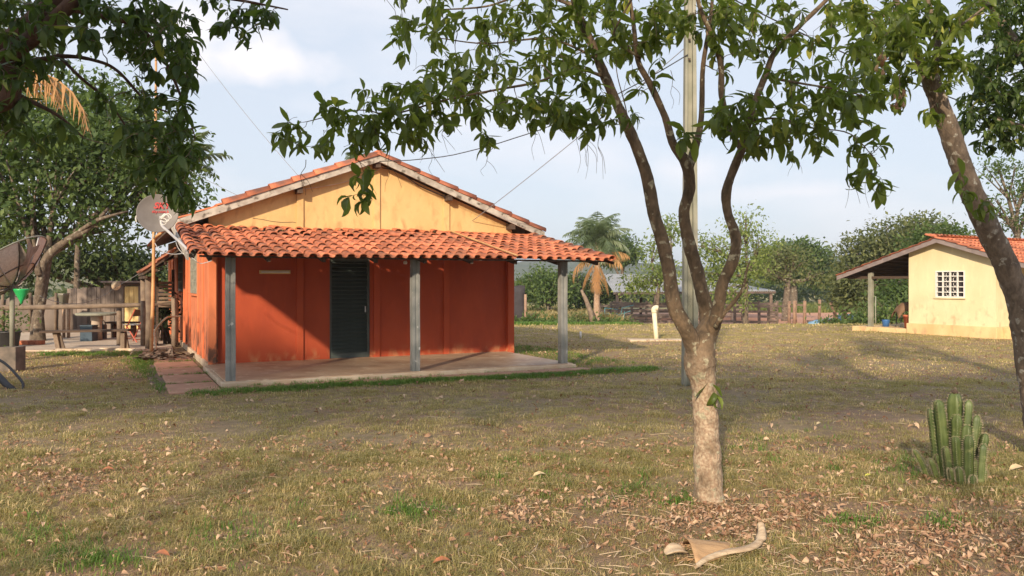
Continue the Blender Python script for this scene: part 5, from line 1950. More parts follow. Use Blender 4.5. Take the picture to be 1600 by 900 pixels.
# second low table/bench behind
tt = empty('side_bench', Vector((P(192, 0, 22.5).x, 22.5, .03)), 'short dark bench behind the fence between table and red chair', 'bench')
MB().box((0, 0, .42), (.85, .3, .05)).build('seat', M['dark_wood'], tt)
MB().box((-.25, 0, .2), (.08, .2, .4)).build('leg', M['dark_wood'], tt)
MB().box((.3, 0, .2), (.08, .2, .4)).build('leg', M['dark_wood'], tt)
# blue crate
bc = empty('blue_crate', Vector((P(139, 0, 21.2).x, 21.2, .03)), 'dark blue crate on the yard beside the table pedestal', 'crate')
MB().bx(-.16, .16, -.15, .15, 0, .39).build('body', M['dark_blue'], bc, bevel=.01)
MB().bx(-.17, .17, -.16, .16, .392, .42).build('rim', M['dark_blue'], bc, bevel=.008)
bc = empty('blue_crate', Vector((P(159, 0, 21.9).x, 21.9, .03)), 'narrower black and blue container right behind the table pedestal', 'crate')
MB().bx(-.1, .1, -.1, .1, 0, .4).build('body', M['dark_blue'], bc, bevel=.02)
MB().tube([(-.1, 0, .4), (-.06, 0, .5), (.06, 0, .5), (.1, 0, .4)], .01, 6).build('handle', M['black_plastic'], bc)
# red folding chair
cd = 20.9
ch = empty('folding_chair', Vector((P(211, 0, cd).x, cd, .03)), 'red metal folding chair on the yard by the grey post', 'chair', rz=R(68))
for s in (-.2, .2):
    MB().tube([(s, .28, 0), (s, .05, .42), (s, -.22, .86)], .016, 6).build('frame_tube', M['red_paint'], ch)
    MB().tube([(s * .9, -.26, 0), (s * .9, .12, .44)], .016, 6).build('leg', M['red_paint'], ch)
MB().box((0, .02, .45), (.38, .36, .02)).build('seat', M['white_plastic'], ch, bevel=.006)
MB().box((0, -.17, .76), (.4, .02, .2), Matrix.Rotation(R(30), 3, 'X')).build('backrest', M['leather'], ch, bevel=.006)
MB().tube([(-.2, .24, .08), (.2, .24, .08)], .012, 6).tube([(-.18, -.2, .07), (.18, -.2, .07)], .012, 6).build('cross_bar', M['red_paint'], ch)
# plank shed
sd_ = 26.2
sx0, sx1 = P(105, 0, sd_).x, P(228, 0, sd_).x
sh = empty('plank_shed', Vector(((sx0 + sx1) / 2, sd_, 0)), 'grey plank shed with cream yellow door behind the yard', 'shed')
w_ = (sx1 - sx0) / 2
x = -w_
k = 0
door_l = P(195, 0, sd_).x - sh.location.x
door_r = P(217, 0, sd_).x - sh.location.x
while x < w_ - .05:
    pw = random.uniform(.13, .19)
    if x + pw > door_l and x < door_r:
        x = door_r + .005
        continue
    hgt = 1.40 + random.uniform(-.05, .05) if x < P(160, 0, sd_).x - sh.location.x else 1.45
    MB().box((x + pw / 2, random.uniform(-.01, .01), hgt / 2), (pw - .012, .03, hgt), Matrix.Rotation(random.gauss(0, .006), 3, 'Y')).build('plank', M['shed'], sh)
    x += pw
dr_ = MB().bx(door_l + .01, door_r - .01, .0, .02, .05, 1.44).build('door', M['yellow_door'], sh)
for i in range(3):
    a = door_l + (door_r - door_l) * i / 3
    MB().bx(a + .008, a + (door_r - door_l) / 3 - .008, -.025, -.002, .08, 1.42).build('plank', M['yellow_door'], dr_)
MB().box((door_r + .04, -.03, .75), (.06, .06, 1.5)).build('jamb', M['shed'], sh)
MB().box((door_l - .04, -.03, .75), (.06, .06, 1.5)).build('jamb', M['shed'], sh)
MB().box((.62 + .1, .4, 1.56), (1.55, 1.4, .05), Matrix.Rotation(R(-3), 3, 'X')).build('roof', M['brown_board'], sh)
MB().bx(-.02, 1.45, -.1, -.05, 1.47, 1.53).build('beam', M['dark_wood'], sh)
MB().bx(-w_, w_, 1.3, 1.34, 0, 1.3).build('rear_wall', M['shed'], sh)
MB().bx(-w_, -w_ + .04, .05, 1.29, 0, 1.3).build('side_wall', M['shed'], sh)
MB().bx(w_ - .04, w_, .05, 1.29, 0, 1.4).build('side_wall', M['shed'], sh)
# low netting wall left of the shed
nf = empty('netting_fence', GD(50, 25), 'sagging brown netting fence left of the plank shed', 'fence')
mb = MB()
for i in range(30):
    x_ = P(-20 + i * 4.6, 0, 25).x - nf.location.x
    for j in range(5):
        mb.v.append((x_, .08 * mnoise.noise(Vector((i * .5, j * .6, 0))), j * .27 + (.06 * math.sin(i * .9) if j == 4 else 0)))
for i in range(29):
    for j in range(4):
        a = i * 5 + j
        mb.f.append((a, a + 5, a + 6, a + 1))
o = mb.build('netting', M['shed'], nf, True)
o.modifiers.new('solid', 'SOLIDIFY').thickness = .01
for px in (5, 48, 88):
    MB().tube([(P(px, 0, 25).x - nf.location.x, -.06, 0), (P(px, 0, 25).x - nf.location.x + .02, -.05, 1.25)], .045, 8, bumpy=.1).build('post', M['rail_wood'], nf, True)
# bucket on two stakes
bs = empty('stake_pair', Vector((P(103, 0, 22.4).x, 22.4, .03)), 'two orange brown stakes carrying a pale bucket', 'stakes')
MB().tube([(-.06, 0, 0), (-.06, 0, .94)], .045, 8, bumpy=.1).build('stake', M['palm_bark'], bs, True)
MB().tube([(.07, 0, 0), (.07, .02, .94)], .045, 8, bumpy=.1).build('stake', M['palm_bark'], bs, True)
bk = empty('bucket', bs.location + Vector((-.06, 0, .945)), 'pale cream bucket set on top of two wooden stakes', 'bucket')
MB().lathe([(.11, 0), (.14, .28), (.15, .28), (.15, .30), (.13, .30), (.1, .02)], 16).build('body', M['pole'], bk, True)
MB().tube([(.145 * math.cos(a), .145 * math.sin(a), .26) for a in np.linspace(0, 6.28, 17)], .006, 5).build('handle', M['mast'], bk)
# round hat-like lamp on the shed jamb with the washing line
rl = MB().lathe([(.005, -.05), (.10, -.04), (.15, 0), (.14, .03), (.005, .05)], 18, (0, 0, 0), Matrix.Rotation(R(80), 3, 'X')).build('round_float', M['kerb'], None, True, loc=P(181.5, 446, 24.5))
meta(rl, 'pale pink round disc hanging on the line in front of the shed', 'disc')
wire('line', 'slack grey washing line from the house corner through the round disc', P(262, 395, 19.5), P(181.5, 448, 24.4), .05, .008, 'cable_grey')
wire('line', 'slack grey line sagging from the round disc to the yard tree', P(181.5, 448, 24.4), P(62, 462, 21.0), .35, .008, 'cable_grey')
# brick kerb at foot of the yard tree
bkr = empty('brick_edging', Vector((P(47, 0, 19.9).x, 19.9, .03)), 'short row of red bricks at the foot of the yard tree', 'bricks')
for i in range(4):
    MB().box((-.2 + i * .15, 0, .055), (.14, .2, .1), Matrix.Rotation(random.gauss(0, .05), 3, 'Z')).build('brick', M['brick'], bkr, bevel=.006)


def potted(name, label, loc, r, h, mat, leafm, n, spread, lh):
    root = empty(name, loc, label, 'potted plant')
    MB().lathe([(r * .8, 0), (r, h * .92), (r * 1.08, h * .92), (r * 1.08, h), (r * .9, h), (r * .85, h * .85)], 18).build('pot', mat, root, True)
    pos = rng.normal(size=(n, 3)) * np.array([spread, spread, lh * .3]) + np.array([0, 0, h + lh * .5])
    merged('leaves', *DIA, frames(rand_dirs(n) + np.array([0, 0, .2]), rand_dirs(n) + np.array([0, 0, 1]), pos, rng.uniform(.06, .13, n)), leafm, root)
    MB().tube([(0, 0, h * .8), (.02, 0, h + lh * .6)], .015, 6).build('stem', M['twig'], root)
    return root


potted('potted_plant', 'black tub with bushy green plant at the left edge of the yard', Vector((P(14, 0, 19.2).x, 19.2, .03)), .25, .38, M['black_plastic'], M['leaf_bg_mid'], 260, .2, .5)
# plants by the house side, behind the fence end
for k, (px, d, n_, lb) in enumerate(((262, 20.2, 300, 'dark leafy shrub on stems against the side wall behind the fence'), (250, 21.3, 200, 'dark shrub between the bamboo pole and the side wall'))):
    b_ = Vector((P(px, 0, d).x, d, 0))
    root = empty('wall_shrub', b_, lb, 'shrub')
    for j in range(4):
        MB().tube([(random.uniform(-.1, .1), 0, 0), (random.uniform(-.12, .12), 0, .5), (random.uniform(-.15, .15), 0, 1.0)], [.03, .025, .012], 6).build('stem', M['dark_wood'], root)
    pos = rng.normal(size=(n_, 3)) * np.array([.15, .15, .22]) + np.array([0, 0, .85])
    merged('leaves', *DIA, frames(rand_dirs(n_) + np.array([0, 0, -.2]), rand_dirs(n_) + np.array([0, 0, 1]), pos, rng.uniform(.09, .17, n_)), M['leaf_bg_dark'], root)
# pale bent branch used as handrail
o = MB().tube(spline([P(243, 575, 17.4), P(243, 535, 17.8), P(242, 517, 18), P(258, 498, 18), P(268, 495, 18.2), P(284, 494, 18.3)], sub=5), .022, 7, bumpy=.1).build('pale_branch', M['sheath_stalk'], None, True)
o.data.transform(Matrix.Translation((0, 0, 0)))
meta(o, 'pale bent branch propped between the bamboo pole and fence end', 'branch')
# heap of debris on the path behind the slabs
n_ = 260
pos = np.array([tuple(HW(random.gauss(-.62, .24), random.gauss(5.35, .35), random.uniform(.03, .10))) for _ in range(n_)])
X_ = rand_dirs(n_) * np.array([1, 1, .25])
o = merged('debris', *DIA, frames(X_, rand_dirs(n_) + np.array([0, 0, 1.5]), pos, rng.uniform(.08, .26, n_)), M['mulch'])
meta(o, 'dark heap of dry bark and twigs at the foot of the side wall', 'debris', kind='stuff')

# mesh dish on a block at the left edge
mdp = Vector((P(19, 0, 14.3).x, 14.3, 0))
md = empty('mesh_antenna', mdp, 'old torn mesh antenna dish on a pipe and concrete block at left edge', 'antenna')
MB().bx(-.155, .155, -.15, .15, -.05, .44).build('block', M['block'], md, bevel=.012)
MB().tube([(0, 0, .44), (0, 0, 1.45)], .042, 12).build('pipe', M['pole'], md, True)
hub = P(18, 447, 14.3) - mdp
# axis tipped up and to the left so that the right half shows its underside rim
ax = Vector((-.62, -.10, .77)).normalized()
e1 = ax.cross(Vector((0, 1, 0))).normalized()
e2 = ax.cross(e1)
rd = .95
nseg = 12


def dpt(t, a):
    return hub + (e1 * math.cos(a) + e2 * math.sin(a)) * rd * t + ax * (.38 * t * t)


for k in range(nseg):
    a0 = 2 * math.pi * k / nseg
    a1 = 2 * math.pi * (k + 1) / nseg
    mb = MB()
    g = 7
    torn = k % 4 == 1
    for i in range(g):
        for j in range(5):
            t = .08 + .92 * i / (g - 1)
            a = a0 + (a1 - a0) * (.02 + .96 * j / 4)
            p = dpt(t, a)
            if torn:
                p += ax * (-.05 * math.sin(j * 2 + i)) + Vector((0, 0, -.22 * t * t * abs(math.sin(j * 1.7))))
            mb.v.append(tuple(p))
    for i in range(g - 1):
        for j in range(4):
            q = i * 5 + j
            mb.f.append((q, q + 1, q + 6, q + 5))
    mb.build('mesh_panel', M['dark_mesh'] if torn else M['mesh'], md, True)
    MB().tube([dpt(t, a0) - ax * .012 for t in (.05, .3, .55, .8, 1.0)], .012, 6).build('rib', M['dark_wood'] if k % 2 else M['mast'], md, True)
MB().tube([dpt(1.0, a) for a in np.linspace(0, 2 * math.pi, 41)], .014, 6).build('rim', M['pole'], md, True)
MB().tube([dpt(.55, a) - ax * .012 for a in np.linspace(0, 2 * math.pi, 31)], .010, 5).build('ring', M['dark_wood'], md, True)
for a in (.3, 2.4, 4.5):
    MB().tube([dpt(.85, a), hub + ax * .95], .008, 5).build('feed_strut', M['mast'], md)
MB().lathe([(.05, -.08), (.06, 0), (.03, .06)], 12, hub + ax * .95).build('feed', M['mast'], md)
MB().lathe([(.09, -.06), (.1, .05)], 12, hub).build('hub', M['block'], md)
# green funnel hanging on the pipe
gb = MB().lathe([(.015, 0), (.03, .05), (.125, .24), (.13, .27), (.115, .27), (.03, .07)], 14).build('green_funnel', M['green_bag'], None, True, loc=P(33.5, 475, 14.2))
meta(gb, 'bright green plastic funnel hanging beside the antenna pipe', 'funnel')
# black hose and fallen tube in front
o = MB().tube(spline([P(-30, 548, 12.6), P(5, 566, 12.4), P(25, 585, 12.2), P(36, 600, 12.1), P(33, 610, 12.0), P(18, 610, 12.0)], sub=6), .02, 7).build('black_hose', M['cable'], None, True)
meta(o, 'black hose looping on the grass below the mesh antenna', 'hose')
o = MB().tube([P(-30, 560, 12.2), P(-5, 585, 12.05), P(12, 603, 12.0), P(26, 612, 11.95)], [.05, .05, .05, .035], 9).build('black_tube', M['cable'], None, True)
meta(o, 'thick black tube lying at the left edge beside the hose', 'tube')

# ------------------------------------------------------------------ field: corral, shed, posts, pipe
cdp = 55.0
co = empty('cattle_corral', GD(1090, cdp), 'dark plank cattle corral in the field behind the foreground tree', 'corral')
gzc = GD(1090, cdp).z


def cp(px, d, z=0.0):
    p = GD(px, d)
    return Vector((p.x, p.y, p.z + z)) - co.location


posts_ = [(938, 56.5), (955, 56), (987, 55.5), (1024, 55), (1062, 54.5), (1104, 54.5), (1148, 54.5), (1186, 55), (1201, 54.5), (1214, 54.5)]
for i, (px, d) in enumerate(posts_):
    h = random.uniform(1.42, 1.62)
    MB().box(cp(px, d, h / 2 - .05), (.16, .14, h + .1), Matrix.Rotation(random.gauss(0, .02), 3, 'Y')).build('post', M['corral_wood'], co)
for i in range(len(posts_) - 1):
    a, b_ = posts_[i], posts_[i + 1]
    for z in (.18, .52, .88, 1.22, 1.42):
        if (z == 1.42 and i < 1) or (i in (5, 6) and z == .52):
            continue
        MB().bar(cp(a[0], a[1] - .1, z + random.gauss(0, .02)), cp(b_[0], b_[1] - .1, z + random.gauss(0, .02)), .03, .16).build('rail', M['corral_wood'], co)
for px0, px1 in ((1201, 1214),):
    for z in (.3, .7, 1.05):
        MB().bar(cp(px0, 54.3, z), cp(px1, 54.3, z), .04, .1).build('rail', M['corral_wood'], co)
# rear run of the corral
for i, px in enumerate((960, 1010, 1060, 1110, 1160)):
    MB().box(cp(px, 61, .72), (.15, .15, 1.5)).build('post', M['corral_wood'], co)
for z in (.4, .8, 1.2):
    MB().bar(cp(960, 60.9, z), cp(1160, 60.9, z), .03, .15).build('rail', M['corral_wood'], co)
# blue-green tube gate on the left
gt = empty('tube_gate', GD(968, 54), 'teal metal tube gate leaning on the left end of the corral', 'gate')


def gp(px, z):
    p = GD(px, 54)
    return Vector((p.x, p.y, p.z + z)) - gt.location


for a, b_ in (((945, .3), (945, 1.1)), ((945, 1.1), (965, 1.0)), ((945, .3), (965, .3)), ((968, .1), (972, 1.1)), ((972, 1.1), (990, 1.3)), ((965, .6), (985, .9)), ((974, .1), (976, .9)), ((945, .7), (965, .7))):
    MB().tube([gp(*a), gp(*b_)], .03, 6).build('tube', M['teal'], gt)
# fence right of the corral: thicker posts with two rails
rf = empty('post_fence', GD(1240, 53.5), 'short fence of brown posts and rails right of the corral', 'fence')
pp_ = [(1233, 53.5), (1241, 53), (1257, 53)]
for px, d in pp_:
    p = GD(px, d) - rf.location
    MB().tube([p - Vector((0, 0, .1)), p + Vector((.02, 0, 1.6))], .11, 8, bumpy=.1).build('post', M['fence_post'], rf, True)
for z in (.45, 1.25):
    MB().bar(GD(1216, 54) - rf.location + Vector((0, 0, z)), GD(1241, 53.2) - rf.location + Vector((0, 0, z)), .05, .12).build('rail', M['corral_wood'], rf)
MB().bar(GD(1241, 53.1) - rf.location + Vector((0, 0, 1.35)), GD(1257, 53.1) - rf.location + Vector((0, 0, 1.3)), .05, .1).build('rail', M['corral_wood'], rf)
for (px, d, h, r_, tilt, lb) in ((1280, 60, 1.6, .12, .02, 'upright grey post in the weeds right of the corral fence'),
                                 (1303, 52, 1.3, .05, 0, 'thin dark stake left of the leaning post'),
                                 (1311, 50, 1.5, .12, -.35, 'leaning pale post near the blue drum'),
                                 (1323, 56, 1.5, .2, -.25, 'short thick broken stump right of the leaning post'),
                                 (1368, 36, 1.3, .03, 0, 'thin white stake beside the veranda post'),
                                 (1243, 56, 1.6, .1, 0, 'second brown post close behind the corral fence end')):
    o = MB().tube([(0, 0, -.1), (tilt * h * .5, 0, h * .5), (tilt * h, 0, h)], [r_, r_ * .9, r_ * .95], 8, bumpy=.1).build('fence_post', M['fence_post'] if r_ > .04 else M['pole'], None, True, loc=GD(px, d))
    meta(o, lb, 'post')
# post and black shade cloth beside the right wall
o = MB().tube([(0, 0, -.1), (0, 0, 1.9)], .08, 8, bumpy=.1).build('fence_post', M['fence_post'], None, True, loc=GD(821, 48))
meta(o, 'pale post holding the black shade cloth beside the orange house', 'post')
scl = empty('shade_cloth', GD(810, 48.1), 'black shade cloth stretched behind the right end of the orange house', 'cloth')
mb = MB()
for i in range(9):
    for j in range(6):
        mb.v.append((-2.0 + i * .30, .06 * math.sin(i * 1.3 + j), .3 + j * .42 + (.05 * math.sin(i * 1.1) if j == 5 else 0)))
for i in range(8):
    for j in range(5):
        q = i * 6 + j
        mb.f.append((q, q + 6, q + 7, q + 1))
o = mb.build('sheet', M['shade_cloth'], scl, True)
o.modifiers.new('solid', 'SOLIDIFY').thickness = .01
MB().tube([(-2.0, 0, -.1), (-2.0, 0, 2.45)], .06, 8).build('post', M['fence_post'], scl)

# metal roofed shed
ms_ = empty('cattle_shed', GD(1085, 66), 'open shed with grey corrugated metal roof behind the corral', 'shed')
xl, xr_ = P(955, 0, 62).x - ms_.location.x, P(1216, 0, 60).x - ms_.location.x
mb = MB()
gzs = ms_.location.z
ncor = 150
y_f, y_b = -5.5, 2.0
zf, zb = 1.6 - 16.0 / F * 60.5 - gzs, 1.6 + 12.0 / F * 68 - gzs
for i in range(ncor + 1):
    x = xl + (xr_ - xl) * i / ncor
    t = i / ncor
    dz = .035 * (1 if i % 2 else -1)
    zf_ = zf + .08 * t
    zb_ = zb - 1.0 * t * t
    mb.v += [(x, y_f, zf_ + dz), (x, y_b, zb_ + dz), (x, y_f, zf_ + dz - .03), (x, y_b, zb_ + dz - .03)]
for i in range(ncor):
    a = i * 4
    mb.f += [(a, a + 4, a + 5, a + 1), (a + 2, a + 3, a + 7, a + 6), (a, a + 2, a + 6, a + 4)]
mb.build('roof_sheet', M['zinc'], ms_)
MB().bar((xl, y_f + .1, zf - .12), (xr_, y_f + .1, zf - .04), .1, .16).build('beam', M['corral_wood'], ms_)
for i in range(5):
    x = xl + .3 + (xr_ - xl - .6) * i / 4
    MB().bx(x - .1, x + .1, y_f + .2, y_f + .4, -.1, zf - .15).build('post', M['corral_wood'], ms_)
    MB().bx(x - .1, x + .1, y_b - .3, y_b - .1, -.1, zf + .2).build('post', M['corral_wood'], ms_)
    MB().bar((x, y_f + .2, zf - .1), (x, y_b, zb - 1.0 * (i / 4) ** 2 - .12), .08, .12).build('rafter', M['corral_wood'], ms_)

# cream vent pipe and its slab, small stub
vp = empty('vent_pipe', G(1026, 532), 'leaning cream plastic vent pipe with elbow standing on the lawn', 'pipe')
MB().tube([(0, 0, -.03), (-.03, 0, .3), (-.07, 0, .78)], .062, 14).build('pipe', M['pvc'], vp, True)
MB().tube(spline([Vector((-.07, 0, .76)), Vector((-.075, 0, .84)), Vector((-.03, 0, .885)), Vector((.03, 0, .88))], sub=4), .072, 14).build('elbow', M['pvc'], vp, True)
sl = MB().box((0, 0, 0), (1.5, .5, .06)).build('concrete_slab', M['kerb'], None, bevel=.01, loc=G(1020, 533) + Vector((.1, .0, .02)))
meta(sl, 'thin pale concrete slab flush in the grass under the vent pipe', 'slab')
sb = MB().tube([(0, 0, -.02), (0, 0, .2)], .03, 10).build('stub_pipe', M['white_plastic'], None, True, loc=G(907, 529))
meta(sb, 'short white pipe stub in the lawn right of the porch', 'pipe')
# tarps, drum
for k, (px, d, w_, dd, lb) in enumerate(((1282, 54, 1.6, 1.2, 'pale blue crumpled tarp on the red ground near the fence'), (1305, 58, 2.4, 1.0, 'long pale tarp lying behind the crumpled blue one'))):
    mb = MB()
    for i in range(12):
        for j in range(7):
            a, c = i / 11 - .5, j / 6 - .5
            h_ = .24 * max(0, 1 - (2 * a) ** 4) * max(0, 1 - (2 * c) ** 4) * (1 + mnoise.noise(Vector((i * .7, j * .9, k * 5))))
            mb.v.append((a * w_, c * dd, .02 + h_))
    for i in range(11):
        for j in range(6):
            q = i * 7 + j
            mb.f.append((q, q + 7, q + 8, q + 1))
    o = mb.build('tarp', M['tarp'] if k == 0 else M['white'], None, True, loc=GD(px, d))
    meta(o, lb, 'tarp')
o = MB().tube([(0, 0, .32), (1.1, 0, .32)], .32, 16).build('blue_drum', M['tarp'], None, True, loc=GD(1311, 57))
meta(o, 'blue drum lying on its side near the broken stump', 'drum')
o = MB().bar((0, 0, .1), (3.2, .4, .15), .3, .2).build('dark_beam', M['corral_wood'], None, loc=GD(1262, 57))
meta(o, 'dark beam lying on the red ground beside the tarps', 'beam')


# ------------------------------------------------------------------ cactus
cb = G(1502, 752)
ca = empty('cactus', cb, 'clump of ribbed green cactus columns in the right foreground lawn', 'cactus')
sp_mb = MB()
q_ = cb.y / F


def column(x, y, h, r, lean=(0, 0), x1=None):
    """four-ribbed column"""
    mb = MB()
    ns = 16
    tc_ = 1 - min(.3, r * 1.3 / h)
    for i in range(ns):
        t = i / 11 * tc_ if i < 11 else tc_ + (1 - tc_) * math.sin((i - 11) / 4 * math.pi / 2)
        rr = r * (1.0 if t < tc_ else math.sqrt(max(.02, 1 - ((t - tc_) / (1 - tc_)) ** 2))) * (.8 + .2 * min(1, t * 5)) * (1 + .06 * math.sin(i * 2.1 + x * 50) + .05 * (i % 2))
        cx = x + lean[0] * h * t ** 1.5
        cy = y + lean[1] * h * t
        for k in range(16):
            a = 2 * math.pi * k / 16 + x * 7
            m = 1.0 if k % 4 == 0 else (.66 if k % 4 in (1, 3) else .56)
            mb.v.append((cx + rr * m * math.cos(a), cy + rr * m * math.sin(a), h * t - .02))
            if k % 4 == 0 and i:
                for s in range(3):
                    p = Vector((cx + rr * math.cos(a), cy + rr * math.sin(a), h * (t - s * .04) - .02))
                    sp_mb.bar(p, p + Vector((math.cos(a), math.sin(a), .3)) * .014, .0018)
    for i in range(ns - 1):
        for k in range(16):
            k2 = (k + 1) % 16
            mb.f.append((i * 16 + k, i * 16 + k2, (i + 1) * 16 + k2, (i + 1) * 16 + k))
    mb.f.append(tuple((ns - 1) * 16 + k for k in range(16)))
    o = mb.build('column', M['cactus'], ca, True)
    return o


def cxp(px):
    return (px - 1502) * q_


for px, top, r, yy, lean in ((1477, 617, 15, .02, (-.06, 0)), (1497, 606, 20, .04, (0, 0)), (1513, 618, 13, .03, (.03, 0)), (1491, 640, 14, -.02, (.02, 0)), (1502, 655, 15, -.05, (.03, 0)), (1520, 645, 14, .0, (.06, 0)),
                             (1530, 650, 13, .06, (.03, 0)), (1512, 640, 12, -.03, (.10, 0)), (1495, 690, 9, -.10, (.0, 0)), (1508, 706, 9, -.12, (.02, 0)), (1485, 718, 9, -.12, (-.03, 0)), (1516, 700, 9, -.1, (.03, 0)),
                             (1478, 722, 8, -.08, (-.06, 0)), (1528, 695, 9, -.02, (.05, 0)), (1474, 708, 9, .05, (-.08, 0)), (1500, 728, 8, -.16, (0, 0)), (1524, 722, 8, -.1, (.02, 0)), (1468, 715, 10, .06, (-.18, 0)), (1456, 702, 9, .1, (-.3, 0)), (1470, 634, 12, .08, (-.05, 0)), (1505, 632, 13, .10, (.02, 0)), (1524, 668, 12, -.06, (.08, 0)), (1486, 672, 12, -.08, (-.02, 0)), (1534, 672, 11, .09, (.06, 0)), (1497, 668, 12, -.13, (.01, 0)), (1514, 680, 11, -.15, (.04, 0)), (1476, 690, 10, -.05, (-.05, 0))):
    bx_ = cxp(px) * .9
    h_ = (752 - top) * q_ * 1.0
    column(bx_ + yy * .1, yy * 1.3, h_ * .97, r * q_ * .56, (lean[0] + (cxp(px) * .15) / h_, 0))
o = sp_mb.build('spines', M['spine'], ca)
o['kind'] = 'stuff'
MB().lathe([(.02, 0), (.028, .012), (.014, .03), (.006, .034)], 9, (cxp(1497) * .9, .05, (752 - 606) * q_ * .97 - .03)).build('dry_tip', M['dark_wood'], ca)

# ------------------------------------------------------------------ fallen palm sheath
sp = G(1140, 868)
sh_ = empty('palm_sheath', sp, 'dry tan palm sheath with pale stalk lying at the bottom edge', 'dry palm sheath', rz=R(8))
ks = sp.y / F
mb = MB()
outl = [(-62, 34, 12), (-60, 10, 4), (-64, -18, 0), (-20, 20, 0), (10, 14, 0)]
ni, nj = 12, 7
for i in range(ni):
    t = i / (ni - 1)
    x = (-68 + 90 * t) * ks
    wid = (24 * (1 - t) ** .8 + 5) * ks * 1.9
    for j in range(nj):
        s_ = j / (nj - 1) - .5
        y = s_ * wid * 1.7 + .05 * t
        z = .085 * (1 - t * .7) * (1 - (2 * s_) ** 2) + .015 + .008 * mnoise.noise(Vector((i * .6, j * .8, 0)))
        mb.v.append((x + .03 * abs(s_) * 2 * (1 if s_ > 0 else -.6), y, z))
for i in range(ni - 1):
    for j in range(nj - 1):
        q = i * nj + j
        mb.f.append((q, q + 1, q + nj + 1, q + nj))
o = mb.build('sheath', M['sheath'], sh_, True)
o.modifiers.new('solid', 'SOLIDIFY').thickness = .006
stalk = spline([Vector((-76 * ks, -.20, .015)), Vector((-50 * ks, -.12, .03)), Vector((-15 * ks, -.075, .045)), Vector((20 * ks, -.05, .05)), Vector((45 * ks, .0, .06)), Vector((62 * ks, .07, .09)), Vector((68 * ks, .13, .13))], sub=5)
mb = MB()
nst = len(stalk)
for i, p in enumerate(stalk):
    t = i / (nst - 1)
    w = .012 + .022 * math.sin(math.pi * min(1, t * 1.1)) + (.012 if t > .75 else 0)
    tn = (stalk[min(i + 1, nst - 1)] - stalk[max(i - 1, 0)]).normalized()
    sd2 = tn.cross(Vector((0, 0, 1))).normalized()
    for a, b_ in ((-1, 0), (-.6, .012), (0, .018), (.6, .012), (1, 0), (0, -.01)):
        mb.v.append(tuple(p + sd2 * w * a + Vector((0, 0, b_))))
for i in range(nst - 1):
    for k in range(6):
        k2 = (k + 1) % 6
        mb.f.append((i * 6 + k, i * 6 + k2, (i + 1) * 6 + k2, (i + 1) * 6 + k))
mb.build('stalk', M['sheath_stalk'], sh_, True)
mb = MB()
for i in range(7):
    for j in range(6):
        a = -1.2 + 2.6 * j / 5
        rr = .045 * (.45 + math.sin(math.pi * (i + .6) / 7.2))
        mb.v.append((-.40 + i * .022, -.03 + rr * math.sin(a), .02 + rr * (1 - .55 * math.cos(a)) + .006 * mnoise.noise(Vector((i, j, 2)))))
for i in range(6):
    for j in range(5):
        q = i * 6 + j
        mb.f.append((q, q + 1, q + 7, q + 6))
o = mb.build('curled_bract', M['sheath_stalk'], sh_, True)
o.modifiers.new('solid', 'SOLIDIFY').thickness = .004
mb = MB()
for k in range(26):
    t = random.random()
    x0_ = -.30 + .36 * t
    y0_ = random.choice((-1, 1)) * (.10 * (1 - t) + .02) + .02
    mb.tube([(x0_, y0_, .02), (x0_ + random.uniform(-.06, .03), y0_ + random.uniform(-.03, .03), .03), (x0_ + random.uniform(-.12, .04), y0_ + random.uniform(-.06, .06), .012)], [.003, .002, .001], 4, cap=False)
o = mb.build('fibres', M['sheath'], sh_)
o['kind'] = 'stuff'


# ------------------------------------------------------------------ grass, litter, weeds (one object each)
def px_of(x, y):
    return 800 + x / y * F, HOR + (EYE) / y * F


def tuft(nb, h, w, spread, lean):
    vs, fs = [], []
    for k in range(nb):
        a = random.uniform(0, 6.28)
        bx_, by = random.gauss(0, spread), random.gauss(0, spread)
        hh = h * random.uniform(.5, 1.3)
        ln = lean * random.uniform(.3, 1.6)
        dx, dy = math.cos(a), math.sin(a)
        px_, py_ = -dy * w / 2, dx * w / 2
        i = len(vs)
        m = (bx_ + dx * hh * ln * .35, by + dy * hh * ln * .35, hh * .6)
        e = (bx_ + dx * hh * ln, by + dy * hh * ln, hh * (1 - .3 * ln))
        vs += [(bx_ - px_, by - py_, -.005), (bx_ + px_, by + py_, -.005), (m[0] + px_ * .8, m[1] + py_ * .8, m[2]), (m[0] - px_ * .8, m[1] - py_ * .8, m[2]), e]
        fs += [(i, i + 1, i + 2, i + 3), (i + 3, i + 2, i + 4)]
    return vs, fs


def inside_slab(x, y):
    r = Vector((x, y, 0)) - O
    u, v = r.dot(U), r.dot(V)
    if -1.0 < u < 6.25 and -.45 < v < BV:
        return True
    if y > 18.4 and x < -5.5:
        return True
    r2 = Vector((x, y, 0)) - A
    gx_, gy_ = r2.dot(g_), r2.dot(r_v)
    if -2.05 < gx_ < 5 and -.1 < gy_ < 8:
        return True
    return False


def bare(x, y):
    """0..1: trodden or leaf-covered places with little grass"""
    n = mnoise.noise(Vector((x * .8, y * .8, 9))) + .5 * mnoise.noise(Vector((x * 2.3, y * 2.3, 4)))
    b = smooth(.14, .46, n) * .75
    px, py = px_of(x, y)
    d1 = ((px - 1140) / 190) ** 2 + ((py - 815) / 45) ** 2
    b = max(b, .85 * math.exp(-d1))
    d2 = ((px - 1480) / 240) ** 2 + ((py - 850) / 70) ** 2
    b = max(b, .95 * math.exp(-d2))
    d3 = ((px - 150) / 160) ** 2 + ((py - 745) / 28) ** 2
    b = max(b, .7 * math.exp(-d3))
    d3 = ((px - 130) / 60) ** 2 + ((py - 578) / 10) ** 2
    b = max(b, .8 * math.exp(-d3))
    return b


